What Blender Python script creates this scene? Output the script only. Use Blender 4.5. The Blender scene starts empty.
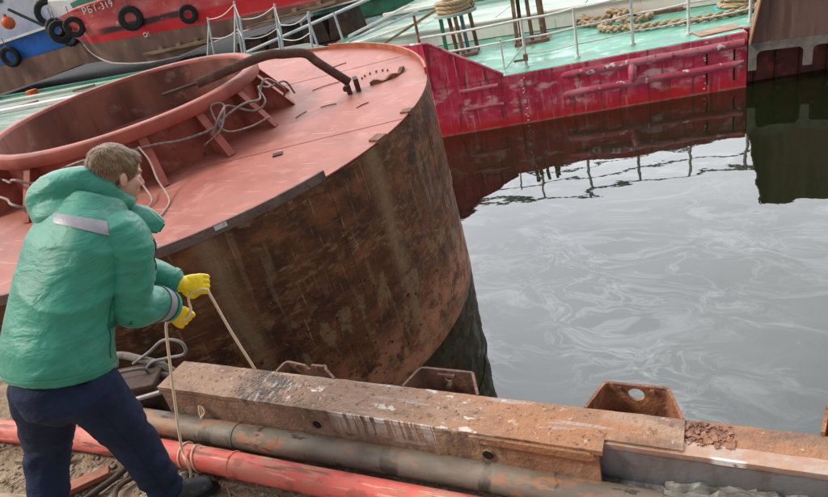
import bpy, bmesh, math, random
from mathutils import Vector, Matrix, noise
from mathutils.bvhtree import BVHTree

rnd = random.Random(11)
PI = math.pi
R = math.radians
scene = bpy.context.scene
COL = scene.collection
V = Vector

# ------------------------------------------------------------------ camera
cam_d = bpy.data.cameras.new("camera")
cam = bpy.data.objects.new("camera", cam_d)
COL.objects.link(cam)
right, up, fwd = V((0.89796, 0.38315, -0.2165)), V((-0.00596, 0.50249, 0.86457)), V((-0.44004, 0.77505, -0.45349))
mw = Matrix((right, up, -fwd)).transposed().to_4x4()
mw.translation = V((0, 0, 2.05))
cam.matrix_world = mw
cam_d.sensor_width = 36
cam_d.lens = 26.91
cam_d.clip_start = 0.05
cam_d.clip_end = 5000
scene.camera = cam

# ------------------------------------------------------------------ sky, sun, exposure
VEIL = 6.6
SUN_EL, SUN_AZ = 42.0, 203.0        # direction the sun stands in, degrees from +X towards +Y
BRIGHT = V((math.cos(R(21)) * math.cos(R(114)), math.cos(R(21)) * math.sin(R(114)), math.sin(R(21))))
world = bpy.data.worlds.new("World")
scene.world = world
world.use_nodes = True
wn = world.node_tree
wn.nodes.clear()
wout = wn.nodes.new("ShaderNodeOutputWorld")
wbg = wn.nodes.new("ShaderNodeBackground")
sky = wn.nodes.new("ShaderNodeTexSky")
sky.sky_type = 'NISHITA'
sky.sun_disc = False
sky.sun_elevation = R(SUN_EL)
sky.sun_rotation = R(90 - SUN_AZ)
sky.air_density = 1.0
sky.dust_density = 3.0
hs = wn.nodes.new("ShaderNodeHueSaturation")
hs.inputs['Saturation'].default_value = 0.30
wtc = wn.nodes.new("ShaderNodeTexCoord")
wmp = wn.nodes.new("ShaderNodeMapping")
wmp.inputs['Scale'].default_value = (1.2, 1.2, 2.6)
wnz = wn.nodes.new("ShaderNodeTexNoise")
wnz.inputs['Scale'].default_value = 1.7
wnz.inputs['Detail'].default_value = 6
wmr = wn.nodes.new("ShaderNodeMapRange")
wmr.inputs['From Min'].default_value = 0.30
wmr.inputs['From Max'].default_value = 0.72
wmr.inputs['To Min'].default_value = 0.72
wmr.inputs['To Max'].default_value = 1.0
wmx = wn.nodes.new("ShaderNodeMixRGB")
wmx.inputs['Color2'].default_value = (9.5, 9.6, 9.9, 1)   # pale cloud cover
L = wn.links.new
# broad bright part added to the overcast, away from the sun, to brighten water reflections
wdot = wn.nodes.new("ShaderNodeVectorMath")
wdot.operation = 'DOT_PRODUCT'
wdot.inputs[1].default_value = BRIGHT
wv = wn.nodes.new("ShaderNodeMapRange")
wv.interpolation_type = 'SMOOTHSTEP'
wv.inputs['From Min'].default_value = 0.38
wv.inputs['From Max'].default_value = 1.0
wv.inputs['To Min'].default_value = 1.0
wv.inputs['To Max'].default_value = VEIL
wsc = wn.nodes.new("ShaderNodeVectorMath")
wsc.operation = 'SCALE'
L(wtc.outputs['Generated'], wmp.inputs['Vector'])
L(wtc.outputs['Generated'], wdot.inputs[0])
L(wdot.outputs['Value'], wv.inputs['Value'])
L(wmp.outputs['Vector'], wnz.inputs['Vector'])
L(wnz.outputs['Fac'], wmr.inputs['Value'])
L(sky.outputs['Color'], hs.inputs['Color'])
L(hs.outputs['Color'], wmx.inputs['Color1'])
L(wmr.outputs['Result'], wmx.inputs['Fac'])
L(wmx.outputs['Color'], wsc.inputs[0])
L(wv.outputs['Result'], wsc.inputs['Scale'])
L(wsc.outputs['Vector'], wbg.inputs['Color'])
wbg.inputs['Strength'].default_value = 0.054
L(wbg.outputs['Background'], wout.inputs['Surface'])

sun_d = bpy.data.lights.new("sun", 'SUN')
sun_d.energy = 2.5
sun_d.angle = R(12)
sun_d.color = (1.0, 0.93, 0.82)
sun = bpy.data.objects.new("sun", sun_d)
COL.objects.link(sun)
sd = V((math.cos(R(SUN_EL)) * math.cos(R(SUN_AZ)), math.cos(R(SUN_EL)) * math.sin(R(SUN_AZ)), math.sin(R(SUN_EL))))
sun.rotation_euler = sd.to_track_quat('Z', 'Y').to_euler()

scene.view_settings.view_transform = 'Standard'
scene.view_settings.look = 'None'
scene.view_settings.exposure = 0.28
scene.view_settings.gamma = 1.0
scene.render.engine = 'CYCLES'

WATER_Z = -1.85


# ------------------------------------------------------------------ material helper
class Mat:
    """procedural surface: base colour layers, roughness, bump"""
    def __init__(self, name, base, rough=0.6, metal=0.0, spec=0.28):
        self.m = bpy.data.materials.new(name)
        self.m.use_nodes = True
        self.t = self.m.node_tree
        self.b = self.t.nodes['Principled BSDF']
        self.b.inputs['Roughness'].default_value = rough
        self.b.inputs['Metallic'].default_value = metal
        self.b.inputs['Specular IOR Level'].default_value = spec
        self.tc = self.t.nodes.new("ShaderNodeTexCoord")
        rgb = self.t.nodes.new("ShaderNodeRGB")
        rgb.outputs[0].default_value = (*base, 1)
        self.col = rgb.outputs[0]
        self.h = None
        self.rough = None

    def lk(self, a, b):
        self.t.links.new(a, b)

    def vec(self, stretch=(1, 1, 1), off=(0, 0, 0), cyl=False):
        src = self.tc.outputs['Object']
        if cyl:   # (angle, height, radius) so that streaks follow a round wall
            s = self.t.nodes.new("ShaderNodeSeparateXYZ")
            self.lk(src, s.inputs[0])
            a = self.t.nodes.new("ShaderNodeMath")
            a.operation = 'ARCTAN2'
            self.lk(s.outputs[1], a.inputs[0])
            self.lk(s.outputs[0], a.inputs[1])
            c = self.t.nodes.new("ShaderNodeCombineXYZ")
            self.lk(a.outputs[0], c.inputs[0])
            self.lk(s.outputs[2], c.inputs[1])
            src = c.outputs[0]
        mp = self.t.nodes.new("ShaderNodeMapping")
        mp.inputs['Scale'].default_value = stretch
        mp.inputs['Location'].default_value = off
        self.lk(src, mp.inputs['Vector'])
        return mp.outputs[0]

    def noise(self, scale, lo=0.4, hi=0.6, stretch=(1, 1, 1), detail=6, dist=0.0, off=(0, 0, 0), cyl=False, rough=0.55):
        n = self.t.nodes.new("ShaderNodeTexNoise")
        n.inputs['Scale'].default_value = scale
        n.inputs['Detail'].default_value = detail
        n.inputs['Distortion'].default_value = dist
        n.inputs['Roughness'].default_value = rough
        self.lk(self.vec(stretch, off, cyl), n.inputs['Vector'])
        return self.ramp(n.outputs['Fac'], lo, hi)

    def wave(self, scale, lo=0.3, hi=0.7, stretch=(1, 1, 1), dist=2.0, axis='X', cyl=False):
        n = self.t.nodes.new("ShaderNodeTexWave")
        n.bands_direction = axis
        n.inputs['Scale'].default_value = scale
        n.inputs['Distortion'].default_value = dist
        n.inputs['Detail'].default_value = 3
        self.lk(self.vec(stretch, cyl=cyl), n.inputs['Vector'])
        return self.ramp(n.outputs['Fac'], lo, hi)

    def ramp(self, s, lo, hi):
        r = self.t.nodes.new("ShaderNodeMapRange")
        r.interpolation_type = 'SMOOTHSTEP'
        r.inputs['From Min'].default_value = lo
        r.inputs['From Max'].default_value = hi
        self.lk(s, r.inputs['Value'])
        return r.outputs[0]

    def axis(self, ax, lo, hi, cyl=False):
        s = self.t.nodes.new("ShaderNodeSeparateXYZ")
        self.lk(self.vec(cyl=cyl), s.inputs[0])
        return self.ramp(s.outputs['XYZ'.index(ax)], lo, hi)

    def slab(self, ax, a, b, soft, cyl=False):
        """1 between a and b along an axis"""
        return self.mul(self.axis(ax, a - soft, a + soft, cyl), self.inv(self.axis(ax, b - soft, b + soft, cyl)))

    def inv(self, s):
        m = self.t.nodes.new("ShaderNodeMath")
        m.operation = 'SUBTRACT'
        m.inputs[0].default_value = 1.0
        self.lk(s, m.inputs[1])
        return m.outputs[0]

    def mul(self, a, b):
        m = self.t.nodes.new("ShaderNodeMath")
        m.operation = 'MULTIPLY'
        m.use_clamp = True
        for k, s in enumerate((a, b)):
            if isinstance(s, (int, float)):
                m.inputs[k].default_value = s
            else:
                self.lk(s, m.inputs[k])
        return m.outputs[0]

    def layer(self, color, mask, amount=1.0):
        x = self.t.nodes.new("ShaderNodeMixRGB")
        self.lk(self.mul(mask, amount), x.inputs['Fac'])
        self.lk(self.col, x.inputs['Color1'])
        x.inputs['Color2'].default_value = (*color, 1)
        self.col = x.outputs[0]
        return self

    def roughlayer(self, val, mask):
        x = self.t.nodes.new("ShaderNodeMixRGB")
        self.lk(mask, x.inputs['Fac'])
        if self.rough is None:
            r0 = self.b.inputs['Roughness'].default_value
            x.inputs['Color1'].default_value = (r0, r0, r0, 1)
        else:
            self.lk(self.rough, x.inputs['Color1'])
        x.inputs['Color2'].default_value = (val, val, val, 1)
        self.rough = x.outputs[0]
        return self

    def bump(self, mask, strength=0.3, dist=0.01):
        b = self.t.nodes.new("ShaderNodeBump")
        b.inputs['Strength'].default_value = strength
        b.inputs['Distance'].default_value = dist
        self.lk(mask, b.inputs['Height'])
        if self.h is not None:
            self.lk(self.h, b.inputs['Normal'])
        self.h = b.outputs[0]
        return self

    def done(self):
        self.lk(self.col, self.b.inputs['Base Color'])
        if self.h is not None:
            self.lk(self.h, self.b.inputs['Normal'])
        if self.rough is not None:
            self.lk(self.rough, self.b.inputs['Roughness'])
        return self.m


def plain(name, base, rough=0.6, var=0.25, scale=9, bump=0.2, dirt=None, metal=0.0, bd=0.004):
    m = Mat(name, base, rough, metal)
    dk = tuple(c * (1 - var) for c in base)
    m.layer(dk, m.noise(scale, 0.35, 0.65))
    if dirt:
        m.layer(dirt, m.noise(scale * 2.2, 0.55, 0.72, detail=9), 0.75)
    m.bump(m.noise(scale * 5, 0.2, 0.8), bump, bd)
    return m.done()


# ------------------------------------------------------------------ object helpers
def link(o, parent=None):
    COL.objects.link(o)
    if parent is not None:
        o.parent = parent
    return o


def obj(name, bm, mat, parent=None, smooth=None):
    me = bpy.data.meshes.new(name)
    bmesh.ops.recalc_face_normals(bm, faces=bm.faces)
    bm.to_mesh(me)
    bm.free()
    if mat is not None:
        me.materials.append(mat)
    o = bpy.data.objects.new(name, me)
    link(o, parent)
    if smooth is not None:
        shade(me, smooth)
    return o


def shade(me, angle=40):
    me.polygons.foreach_set('use_smooth', [True] * len(me.polygons))
    b = bmesh.new()
    b.from_mesh(me)
    lim = R(angle)
    for e in b.edges:
        if len(e.link_faces) == 2:
            try:
                e.smooth = e.calc_face_angle() < lim
            except ValueError:
                e.smooth = True
        else:
            e.smooth = False
    b.to_mesh(me)
    b.free()


def copy_mesh(o, name=None, parent=None):
    c = o.copy()
    if name:
        c.name = name
    link(c)
    c.parent = parent
    return c


def thing(name, label, cat, loc=(0, 0, 0), rotz=0.0, group=None, mat=None):
    o = bpy.data.objects.new(name, None)
    o.empty_display_size = 0.2
    link(o)
    if mat is not None:
        o.matrix_world = mat
    else:
        o.location = loc
        o.rotation_euler = (0, 0, rotz)
    return tag(o, label, cat, group)


def tag(o, label, cat, group=None):
    o['label'] = label
    o['category'] = cat
    if group:
        o['group'] = group
    return o


def struct(o):
    o['kind'] = 'structure'
    return o


def box(bm, c, s, rot=None, bev=0.0):
    """box with centre c and full size s"""
    r = bmesh.ops.create_cube(bm, size=1.0)
    vs = r['verts']
    bmesh.ops.scale(bm, vec=s, verts=vs)
    if bev:
        es = list({e for v in vs for e in v.link_edges})
        q = bmesh.ops.bevel(bm, geom=es, offset=bev, segments=2, affect='EDGES', profile=0.5)
        vs = list({v for f in q['faces'] for v in f.verts} | {v for v in vs if v.is_valid})
        seen = set(vs)
        stack = list(vs)
        while stack:
            v = stack.pop()
            for e in v.link_edges:
                w = e.other_vert(v)
                if w not in seen:
                    seen.add(w)
                    stack.append(w)
        vs = list(seen)
    if rot is not None:
        bmesh.ops.rotate(bm, cent=(0, 0, 0), matrix=rot, verts=vs)
    bmesh.ops.translate(bm, vec=c, verts=vs)
    return vs


def bar(bm, a, b, w, d=None, bev=0.0, upv=V((0, 0, 1))):
    """box beam from a to b, width w, depth d"""
    a, b = V(a), V(b)
    z = (b - a)
    l = z.length
    z.normalize()
    if abs(z.dot(upv)) > 0.97:
        upv = V((1, 0, 0))
    x = upv.cross(z).normalized()
    y = z.cross(x)
    m = Matrix((x, y, z)).transposed()
    return box(bm, (a + b) / 2, (w, d or w, l), m, bev)


def ring_pts(c, x, y, a, b, n, pw=1.0):
    out = []
    for k in range(n):
        t = 2 * PI * k / n
        ct, st = math.cos(t), math.sin(t)
        if pw != 1.0:
            ct = math.copysign(abs(ct) ** pw, ct)
            st = math.copysign(abs(st) ** pw, st)
        out.append(c + x * (a * ct) + y * (b * st))
    return out


def loft(bm, rings, cap=True, closed=False):
    vr = [[bm.verts.new(p) for p in r] for r in rings]
    n = len(vr[0])
    m = len(vr)
    for i in range(m if closed else m - 1):
        A, B = vr[i], vr[(i + 1) % m]
        for k in range(n):
            bm.faces.new((A[k], A[(k + 1) % n], B[(k + 1) % n], B[k]))
    if cap and not closed:
        bm.faces.new(list(reversed(vr[0])))
        bm.faces.new(vr[-1])
    return vr


def spline(pts, n=8, closed=False):
    """Catmull-Rom through points (tuples of any length)"""
    P = [V(p) for p in pts]
    out = []
    m = len(P)
    for i in range(m if closed else m - 1):
        p1, p2 = P[i], P[(i + 1) % m]
        p0 = P[i - 1] if (i > 0 or closed) else p1 + (p1 - p2)
        p3 = P[(i + 2) % m] if (i + 2 < m or closed) else p2 + (p2 - p1)
        for k in range(n):
            t = k / n
            out.append(0.5 * ((2 * p1) + (p2 - p0) * t + (2 * p0 - 5 * p1 + 4 * p2 - p3) * t * t + (3 * p1 - p0 - 3 * p2 + p3) * t ** 3))
    if not closed:
        out.append(P[-1])
    return out


def tube(bm, pts, r, n=8, cap=True, flat=1.0, jitter=0.0):
    """tube along points; r number or list"""
    pts = [V(p) for p in pts]
    m = len(pts)
    rs = r if isinstance(r, (list, tuple)) else [r] * m
    prev = None
    rings = []
    for i, p in enumerate(pts):
        t = (pts[min(i + 1, m - 1)] - pts[max(i - 1, 0)])
        if t.length < 1e-9:
            t = V((0, 0, 1))
        t.normalize()
        if prev is None:
            x = t.cross(V((0, 0, 1)))
            if x.length < 0.05:
                x = t.cross(V((1, 0, 0)))
            x.normalize()
        else:
            x = (prev - t * prev.dot(t))
            if x.length < 1e-6:
                x = t.orthogonal()
            x.normalize()
        prev = x
        y = t.cross(x)
        q = p
        if jitter:
            q = p + x * rnd.uniform(-jitter, jitter) + y * rnd.uniform(-jitter, jitter)
        rings.append(ring_pts(q, x, y, rs[i], rs[i] * flat, n))
    loft(bm, rings, cap)


def prism(bm, poly, vec):
    """polygon (list of 3D points) swept by vec"""
    a = [bm.verts.new(p) for p in poly]
    b = [bm.verts.new(V(p) + V(vec)) for p in poly]
    n = len(a)
    bm.faces.new(a)
    bm.faces.new(list(reversed(b)))
    for k in range(n):
        bm.faces.new((a[k], b[k], b[(k + 1) % n], a[(k + 1) % n]))


def torus(bm, c, ax, Rr, r, n=28, m=12, flat=1.0):
    ax = V(ax).normalized()
    x = ax.orthogonal().normalized()
    y = ax.cross(x)
    rings = []
    for k in range(n):
        t = 2 * PI * k / n
        d = x * math.cos(t) + y * math.sin(t)
        rings.append([V(c) + d * (Rr + r * math.cos(2 * PI * j / m)) + ax * (r * flat * math.sin(2 * PI * j / m)) for j in range(m)])
    loft(bm, rings, closed=True)


def arc_block(bm, r0, r1, z0, z1, a0, a1, n):
    """curved block about local Z axis"""
    rings = []
    for k in range(n + 1):
        a = a0 + (a1 - a0) * k / n
        c, s = math.cos(a), math.sin(a)
        rings.append([V((r0 * c, r0 * s, z0)), V((r1 * c, r1 * s, z0)), V((r1 * c, r1 * s, z1)), V((r0 * c, r0 * s, z1))])
    full = abs(abs(a1 - a0) - 2 * PI) < 1e-6
    if full:
        rings.pop()
    loft(bm, rings, cap=not full, closed=full)


def bolt(bm, c, ax, r=0.012, h=0.012):
    ax = V(ax).normalized()
    x = ax.orthogonal().normalized()
    y = ax.cross(x)
    loft(bm, [ring_pts(V(c), x, y, r, r, 6), ring_pts(V(c) + ax * h, x, y, r, r, 6)])


def remeshed(name, bm, voxel, mat, parent, smooth_it=4, disp=None, shade_angle=80):
    """union of closed shells as one continuous surface"""
    me = bpy.data.meshes.new(name + "_src")
    bmesh.ops.recalc_face_normals(bm, faces=bm.faces)
    bm.to_mesh(me)
    bm.free()
    o = bpy.data.objects.new(name + "_src", me)
    COL.objects.link(o)
    md = o.modifiers.new("r", 'REMESH')
    md.mode = 'VOXEL'
    md.voxel_size = voxel
    if smooth_it:
        ms = o.modifiers.new("s", 'SMOOTH')
        ms.factor = 0.5
        ms.iterations = smooth_it
    dg = bpy.context.evaluated_depsgraph_get()
    new = bpy.data.meshes.new_from_object(o.evaluated_get(dg))
    bpy.data.objects.remove(o)
    bpy.data.meshes.remove(me)
    new.name = name
    new.materials.clear()
    new.materials.append(mat)
    if disp:
        ns = [v.normal.copy() for v in new.vertices]
        for v, nn in zip(new.vertices, ns):
            v.co += nn * disp(v.co, nn)
    new.polygons.foreach_set('use_smooth', [True] * len(new.polygons))
    r = bpy.data.objects.new(name, new)
    link(r, parent)
    return r


def bvh_of(o):
    me = o.data
    return BVHTree.FromPolygons([v.co.copy() for v in me.vertices], [tuple(p.vertices) for p in me.polygons])


def nz(p, s, o=0.0):
    return noise.noise(V((p[0] * s + o, p[1] * s - o, p[2] * s + 2 * o)))


# ================================================================== MATERIALS
def rust(name, base, dark, bright, rough=0.75, sc=6.0, br_amt=0.8):
    m = Mat(name, base, rough)
    m.layer(dark, m.noise(sc, 0.38, 0.66, detail=9), 0.85)
    m.layer(bright, m.noise(sc * 1.7, 0.52, 0.70, detail=10, off=(3, 1, 7)), br_amt)
    m.layer(tuple(c * 0.45 for c in dark), m.noise(sc * 7, 0.60, 0.70, detail=4), 0.7)
    m.bump(m.noise(sc * 6, 0.2, 0.8, detail=8), 0.5, 0.006)
    return m.done()


M_rust = rust("rusty_steel", (0.20, 0.10, 0.062), (0.085, 0.048, 0.034), (0.34, 0.15, 0.075))
M_rust_dark = rust("dark_rusty_steel", (0.075, 0.045, 0.034), (0.03, 0.022, 0.02), (0.16, 0.075, 0.045))
M_primer = Mat("pink_primer", (0.36, 0.122, 0.092), 0.55)
M_primer.layer((0.29, 0.088, 0.064), M_primer.noise(1.6, 0.42, 0.66, detail=7))
M_primer.layer((0.46, 0.205, 0.165), M_primer.noise(3.1, 0.52, 0.72, detail=9, dist=0.6), 0.6)
M_primer.layer((0.22, 0.085, 0.06), M_primer.noise(7.0, 0.66, 0.74, detail=10), 0.75)
M_primer.layer((0.62, 0.40, 0.34), M_primer.noise(22.0, 0.66, 0.75, detail=5, stretch=(1, 0.25, 1)), 0.5)
M_primer.layer((0.27, 0.13, 0.10), M_primer.noise(2.2, 0.56, 0.64, detail=12, stretch=(0.5, 1.6, 1), off=(6, 2, 1)), 0.4)
M_primer.layer((0.56, 0.32, 0.27), M_primer.noise(14, 0.62, 0.66, detail=7, stretch=(0.16, 2.2, 1), off=(2, 5, 1)), 0.5)
M_primer.bump(M_primer.noise(30, 0.3, 0.7), 0.15, 0.003)
M_primer = M_primer.done()
M_primer_ring = Mat("red_primer", (0.36, 0.10, 0.072), 0.6)
M_primer_ring.layer((0.24, 0.062, 0.045), M_primer_ring.noise(2.4, 0.4, 0.65, detail=8))
M_primer_ring.layer((0.46, 0.19, 0.15), M_primer_ring.noise(3.8, 0.55, 0.75, detail=8, off=(4, 2, 0)), 0.7)
M_primer_ring.layer((0.10, 0.045, 0.032), M_primer_ring.noise(9, 0.64, 0.72, detail=10), 0.8)
M_primer_ring.bump(M_primer_ring.noise(25, 0.3, 0.7), 0.2, 0.003)
M_primer_ring = M_primer_ring.done()
M_ring_in = Mat("coaming_inside_rust", (0.24, 0.105, 0.08), 0.75)
M_ring_in.layer((0.12, 0.055, 0.042), M_ring_in.noise(2.0, 0.38, 0.66, detail=9, stretch=(1, 1, 0.4)))
M_ring_in.layer((0.30, 0.20, 0.17), M_ring_in.noise(3.2, 0.58, 0.72, detail=9, off=(1, 5, 2)), 0.8)
M_ring_in.layer((0.19, 0.07, 0.04), M_ring_in.noise(8, 0.55, 0.7, detail=8, stretch=(1, 1, 0.25)), 0.7)
M_ring_in.bump(M_ring_in.noise(20, 0.3, 0.7), 0.3, 0.004)
M_ring_in = M_ring_in.done()

# old wall of the caisson: dark brown, vertical wash streaks, orange scale near the water
mw_ = Mat("caisson_wall_rust", (0.150, 0.060, 0.030), 0.62, spec=0.2)
C3 = dict(cyl=True)
mw_.layer((0.052, 0.026, 0.018), mw_.noise(2.2, 0.36, 0.66, detail=12, stretch=(3.4, 0.55, 1), rough=0.6, **C3), 0.85)
mw_.layer((0.27, 0.098, 0.042), mw_.noise(3.4, 0.46, 0.68, detail=12, stretch=(2.6, 1.5, 1), off=(3, 4, 0), rough=0.65, **C3), 0.8)
mw_.layer((0.30, 0.165, 0.082), mw_.mul(mw_.noise(9.0, 0.50, 0.62, detail=12, stretch=(3.0, 2.2, 1), off=(9, 1, 0), rough=0.68, **C3), mw_.noise(1.3, 0.44, 0.58, stretch=(2.0, 1.8, 1), off=(2, 8, 0), **C3)), 0.85)
mw_.layer((0.23, 0.15, 0.09), mw_.noise(4.0, 0.58, 0.66, detail=9, stretch=(7.0, 0.22, 1), off=(5, 0, 0), **C3), 0.6)
mw_.layer((0.30, 0.19, 0.11), mw_.mul(mw_.noise(6.0, 0.55, 0.60, detail=8, stretch=(2.6, 0.45, 1), off=(1, 0, 4), **C3), mw_.slab('Y', -2.3, -0.9, 0.3, **C3)), 0.6)
mw_.layer((0.030, 0.019, 0.016), mw_.noise(5.0, 0.56, 0.72, detail=10, stretch=(3.4, 0.9, 1), off=(5, 9, 0), **C3), 0.6)
mw_.layer((0.36, 0.24, 0.15), mw_.noise(11.0, 0.63, 0.66, detail=5, stretch=(9.0, 0.18, 1), off=(4, 2, 0), **C3), 0.5)
mw_.layer((0.32, 0.21, 0.13), mw_.noise(9.0, 0.64, 0.67, detail=6, stretch=(0.7, 6.0, 1), off=(8, 2, 0), **C3), 0.45)
for a_, w_a in ((-0.715, 0.026), (-0.205, 0.026)):     # two washed streaks where water runs off the deck
    mw_.layer((0.29, 0.195, 0.11), mw_.mul(mw_.slab('X', a_ - w_a, a_ + w_a, 0.026, **C3), mw_.noise(3, 0.22, 0.55, stretch=(10, 0.8, 1), off=(1, 1, 0), detail=9, **C3)), 0.7)
mw_.layer((0.47, 0.20, 0.11), mw_.mul(mw_.slab('Y', -2.42, -1.75, 0.22, **C3), mw_.noise(3.4, 0.40, 0.58, detail=12, stretch=(3, 1.2, 1), off=(0, 6, 0), rough=0.65, **C3)), 0.85)
mw_.layer((0.17, 0.05, 0.022), mw_.mul(mw_.slab('Y', -2.2, -1.1, 0.25, **C3), mw_.noise(8, 0.58, 0.64, detail=9, stretch=(3, 1.2, 1), **C3)), 0.9)
mw_.layer((0.014, 0.010, 0.009), mw_.mul(mw_.slab('Y', -2.3, -1.0, 0.2, **C3), mw_.noise(17, 0.63, 0.67, detail=4, stretch=(3, 1, 1), off=(7, 7, 0), **C3)), 0.95)
mw_.layer((0.26, 0.21, 0.19), mw_.mul(mw_.slab('Y', -2.56, -2.40, 0.05, **C3), mw_.noise(8, 0.3, 0.7, stretch=(3, 1, 1), **C3)), 0.6)
mw_.roughlayer(0.40, mw_.noise(4, 0.45, 0.60, stretch=(3, 1, 1), off=(2, 2, 2), **C3))
mw_.bump(mw_.noise(7, 0.3, 0.7, stretch=(3, 1, 1), detail=12, rough=0.65, **C3), 0.5, 0.012)
mw_.bump(mw_.noise(40, 0.3, 0.7, stretch=(3, 1, 1), **C3), 0.35, 0.004)
M_wall = mw_.done()

M_band = rust("grey_brown_edge_band", (0.19, 0.125, 0.105), (0.12, 0.08, 0.068), (0.28, 0.17, 0.14), sc=5)

# quay beams: brown scale with orange rust, chalk, tar and white drips of their own
def beam_mat(name, orange, marks=True):
    m = Mat(name, (0.285, 0.182, 0.130), 0.7)
    m.layer((0.25, 0.145, 0.092), m.noise(5, 0.40, 0.60, detail=12, stretch=(0.5, 1, 1), rough=0.65))
    m.layer((0.36, 0.155, 0.07), m.mul(m.axis('X', -1.7, -0.3), m.noise(4, 0.36, 0.58, detail=10, stretch=(0.5, 1.2, 1), off=(2, 7, 0))), 0.8)
    m.layer((0.34, 0.16, 0.084) if orange else (0.34, 0.225, 0.16), m.noise(3.5, 0.47, 0.60, detail=12, stretch=(0.6, 1.4, 1), off=(4, 4, 1)), 0.8)
    m.layer((0.10, 0.055, 0.036), m.noise(26, 0.60, 0.70, detail=6), 0.75)
    m.layer((0.14, 0.088, 0.066), m.noise(3.0, 0.50, 0.62, detail=12, stretch=(0.7, 1.6, 1), off=(11, 3, 2), rough=0.68), 0.7)
    m.layer((0.36, 0.33, 0.31), m.noise(12, 0.60, 0.645, detail=9, stretch=(0.18, 1.8, 1.0), off=(1, 13, 2)), 0.6)
    m.layer((0.52, 0.42, 0.33), m.noise(38, 0.64, 0.72, detail=4, off=(8, 2, 3)), 0.55)
    if marks:
        top = m.axis('Z', 0.285, 0.297)
        front = m.inv(m.axis('Y', 1.581, 1.592))
        # tar smear, chalk scrawl on top
        m.layer((0.05, 0.045, 0.043), m.mul(m.mul(m.slab('X', -2.06, -1.79, 0.07), top), m.noise(16, 0.38, 0.56, detail=10, off=(2, 2, 2))), 0.85)
        m.layer((0.40, 0.38, 0.36), m.mul(m.mul(m.slab('X', -2.0, -1.72, 0.07), top), m.noise(30, 0.54, 0.62, detail=8, stretch=(2, 0.5, 1))), 0.75)
        m.layer((0.75, 0.73, 0.70), m.mul(m.mul(m.mul(m.slab('X', -1.77, -1.60, 0.02), m.slab('Y', 1.60, 1.72, 0.02)), top), m.noise(13, 0.55, 0.59, detail=4, dist=1.2)), 0.85)
        # white drips and dark wash on the face
        
        m.layer((0.055, 0.042, 0.036), m.mul(front, m.noise(5, 0.48, 0.62, stretch=(3.0, 1, 0.35), detail=7, off=(1, 0, 0))), 0.7)
        m.layer((0.46, 0.31, 0.17), m.mul(m.mul(m.slab('X', -1.2, -0.7, 0.1), front), m.noise(7, 0.48, 0.62, stretch=(3.0, 1, 0.4), detail=7, off=(6, 0, 0))), 0.7)
    if marks:
        m.layer((0.66, 0.65, 0.63), m.mul(m.mul(m.slab('X', -1.50, -0.98, 0.05), front), m.mul(m.noise(8, 0.47, 0.52, stretch=(5.5, 0.2, 0.22), detail=3), m.axis('Z', 0.17, 0.235))), 0.92)
        m.layer((0.62, 0.58, 0.53), m.mul(m.mul(m.slab('X', -1.35, -0.72, 0.1), top), m.noise(22, 0.60, 0.64, detail=8, stretch=(0.6, 1, 1), off=(5, 5, 0))), 0.7)
    m.bump(m.noise(30, 0.25, 0.75, detail=8), 0.55, 0.006)
    m.bump(m.noise(120, 0.3, 0.7, detail=3), 0.3, 0.002)
    return m.done()


M_beam = beam_mat("weathered_beam_rust", False)
M_plate_orange = beam_mat("orange_plate_rust", True, False)
M_channel = Mat("bare_grey_steel_channel", (0.215, 0.215, 0.225), 0.5, 0.25)
M_channel.layer((0.15, 0.125, 0.115), M_channel.noise(5, 0.4, 0.66, detail=9, stretch=(2, 1, 0.6)), 0.8)
M_channel.layer((0.42, 0.235, 0.15), M_channel.axis('Z', 0.262, 0.285), 0.8)
M_channel.layer((0.38, 0.30, 0.25), M_channel.mul(M_channel.axis('Z', 0.27, 0.29), M_channel.noise(22, 0.42, 0.6, detail=8)), 0.8)
M_channel.layer((0.05, 0.04, 0.036), M_channel.mul(M_channel.inv(M_channel.axis('Z', 0.10, 0.16)), M_channel.noise(24, 0.35, 0.6, detail=8)), 0.85)
M_channel.layer((0.20, 0.10, 0.05), M_channel.noise(9, 0.62, 0.7, detail=9, off=(3, 0, 1)), 0.7)
M_channel.layer((0.80, 0.78, 0.74), M_channel.mul(M_channel.mul(M_channel.slab('X', -0.01, 0.085, 0.012), M_channel.mul(M_channel.inv(M_channel.axis('Y', 1.634, 1.639)), M_channel.axis('Z', 0.266, 0.27))), M_channel.noise(34, 0.36, 0.46, detail=5)), 0.95)
M_channel.bump(M_channel.noise(40, 0.3, 0.7), 0.25, 0.003)
M_channel = M_channel.done()
M_bracket = rust("bracket_orange_rust", (0.30, 0.125, 0.062), (0.13, 0.056, 0.034), (0.44, 0.21, 0.115), sc=11)
M_bracket_dark = rust("bracket_brown_rust", (0.20, 0.105, 0.075), (0.085, 0.05, 0.04), (0.30, 0.16, 0.11), sc=11)

m = Mat("red_painted_pipe", (0.62, 0.085, 0.07), 0.5)
m.layer((0.70, 0.20, 0.155), m.noise(3, 0.4, 0.68, stretch=(0.5, 1, 1), detail=8), 0.8)
m.layer((0.30, 0.075, 0.05), m.noise(10, 0.58, 0.72, stretch=(0.6, 1, 1), detail=9), 0.8)
m.layer((0.46, 0.27, 0.19), m.mul(m.axis('Z', 0.085, 0.135), m.noise(7, 0.46, 0.60, stretch=(0.5, 1, 1), detail=12)), 0.7)
m.layer((0.36, 0.10, 0.07), m.noise(14, 0.56, 0.62, stretch=(0.5, 1, 1), detail=10, off=(5, 5, 5)), 0.7)
m.layer((0.10, 0.045, 0.035), m.noise(21, 0.68, 0.73, detail=6), 0.9)
m.bump(m.noise(25, 0.3, 0.7, stretch=(0.6, 1, 1)), 0.25, 0.004)
m.layer((0.16, 0.085, 0.06), m.noise(6, 0.63, 0.66, stretch=(0.25, 3, 3), detail=8, off=(2, 8, 1)), 0.8)
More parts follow.
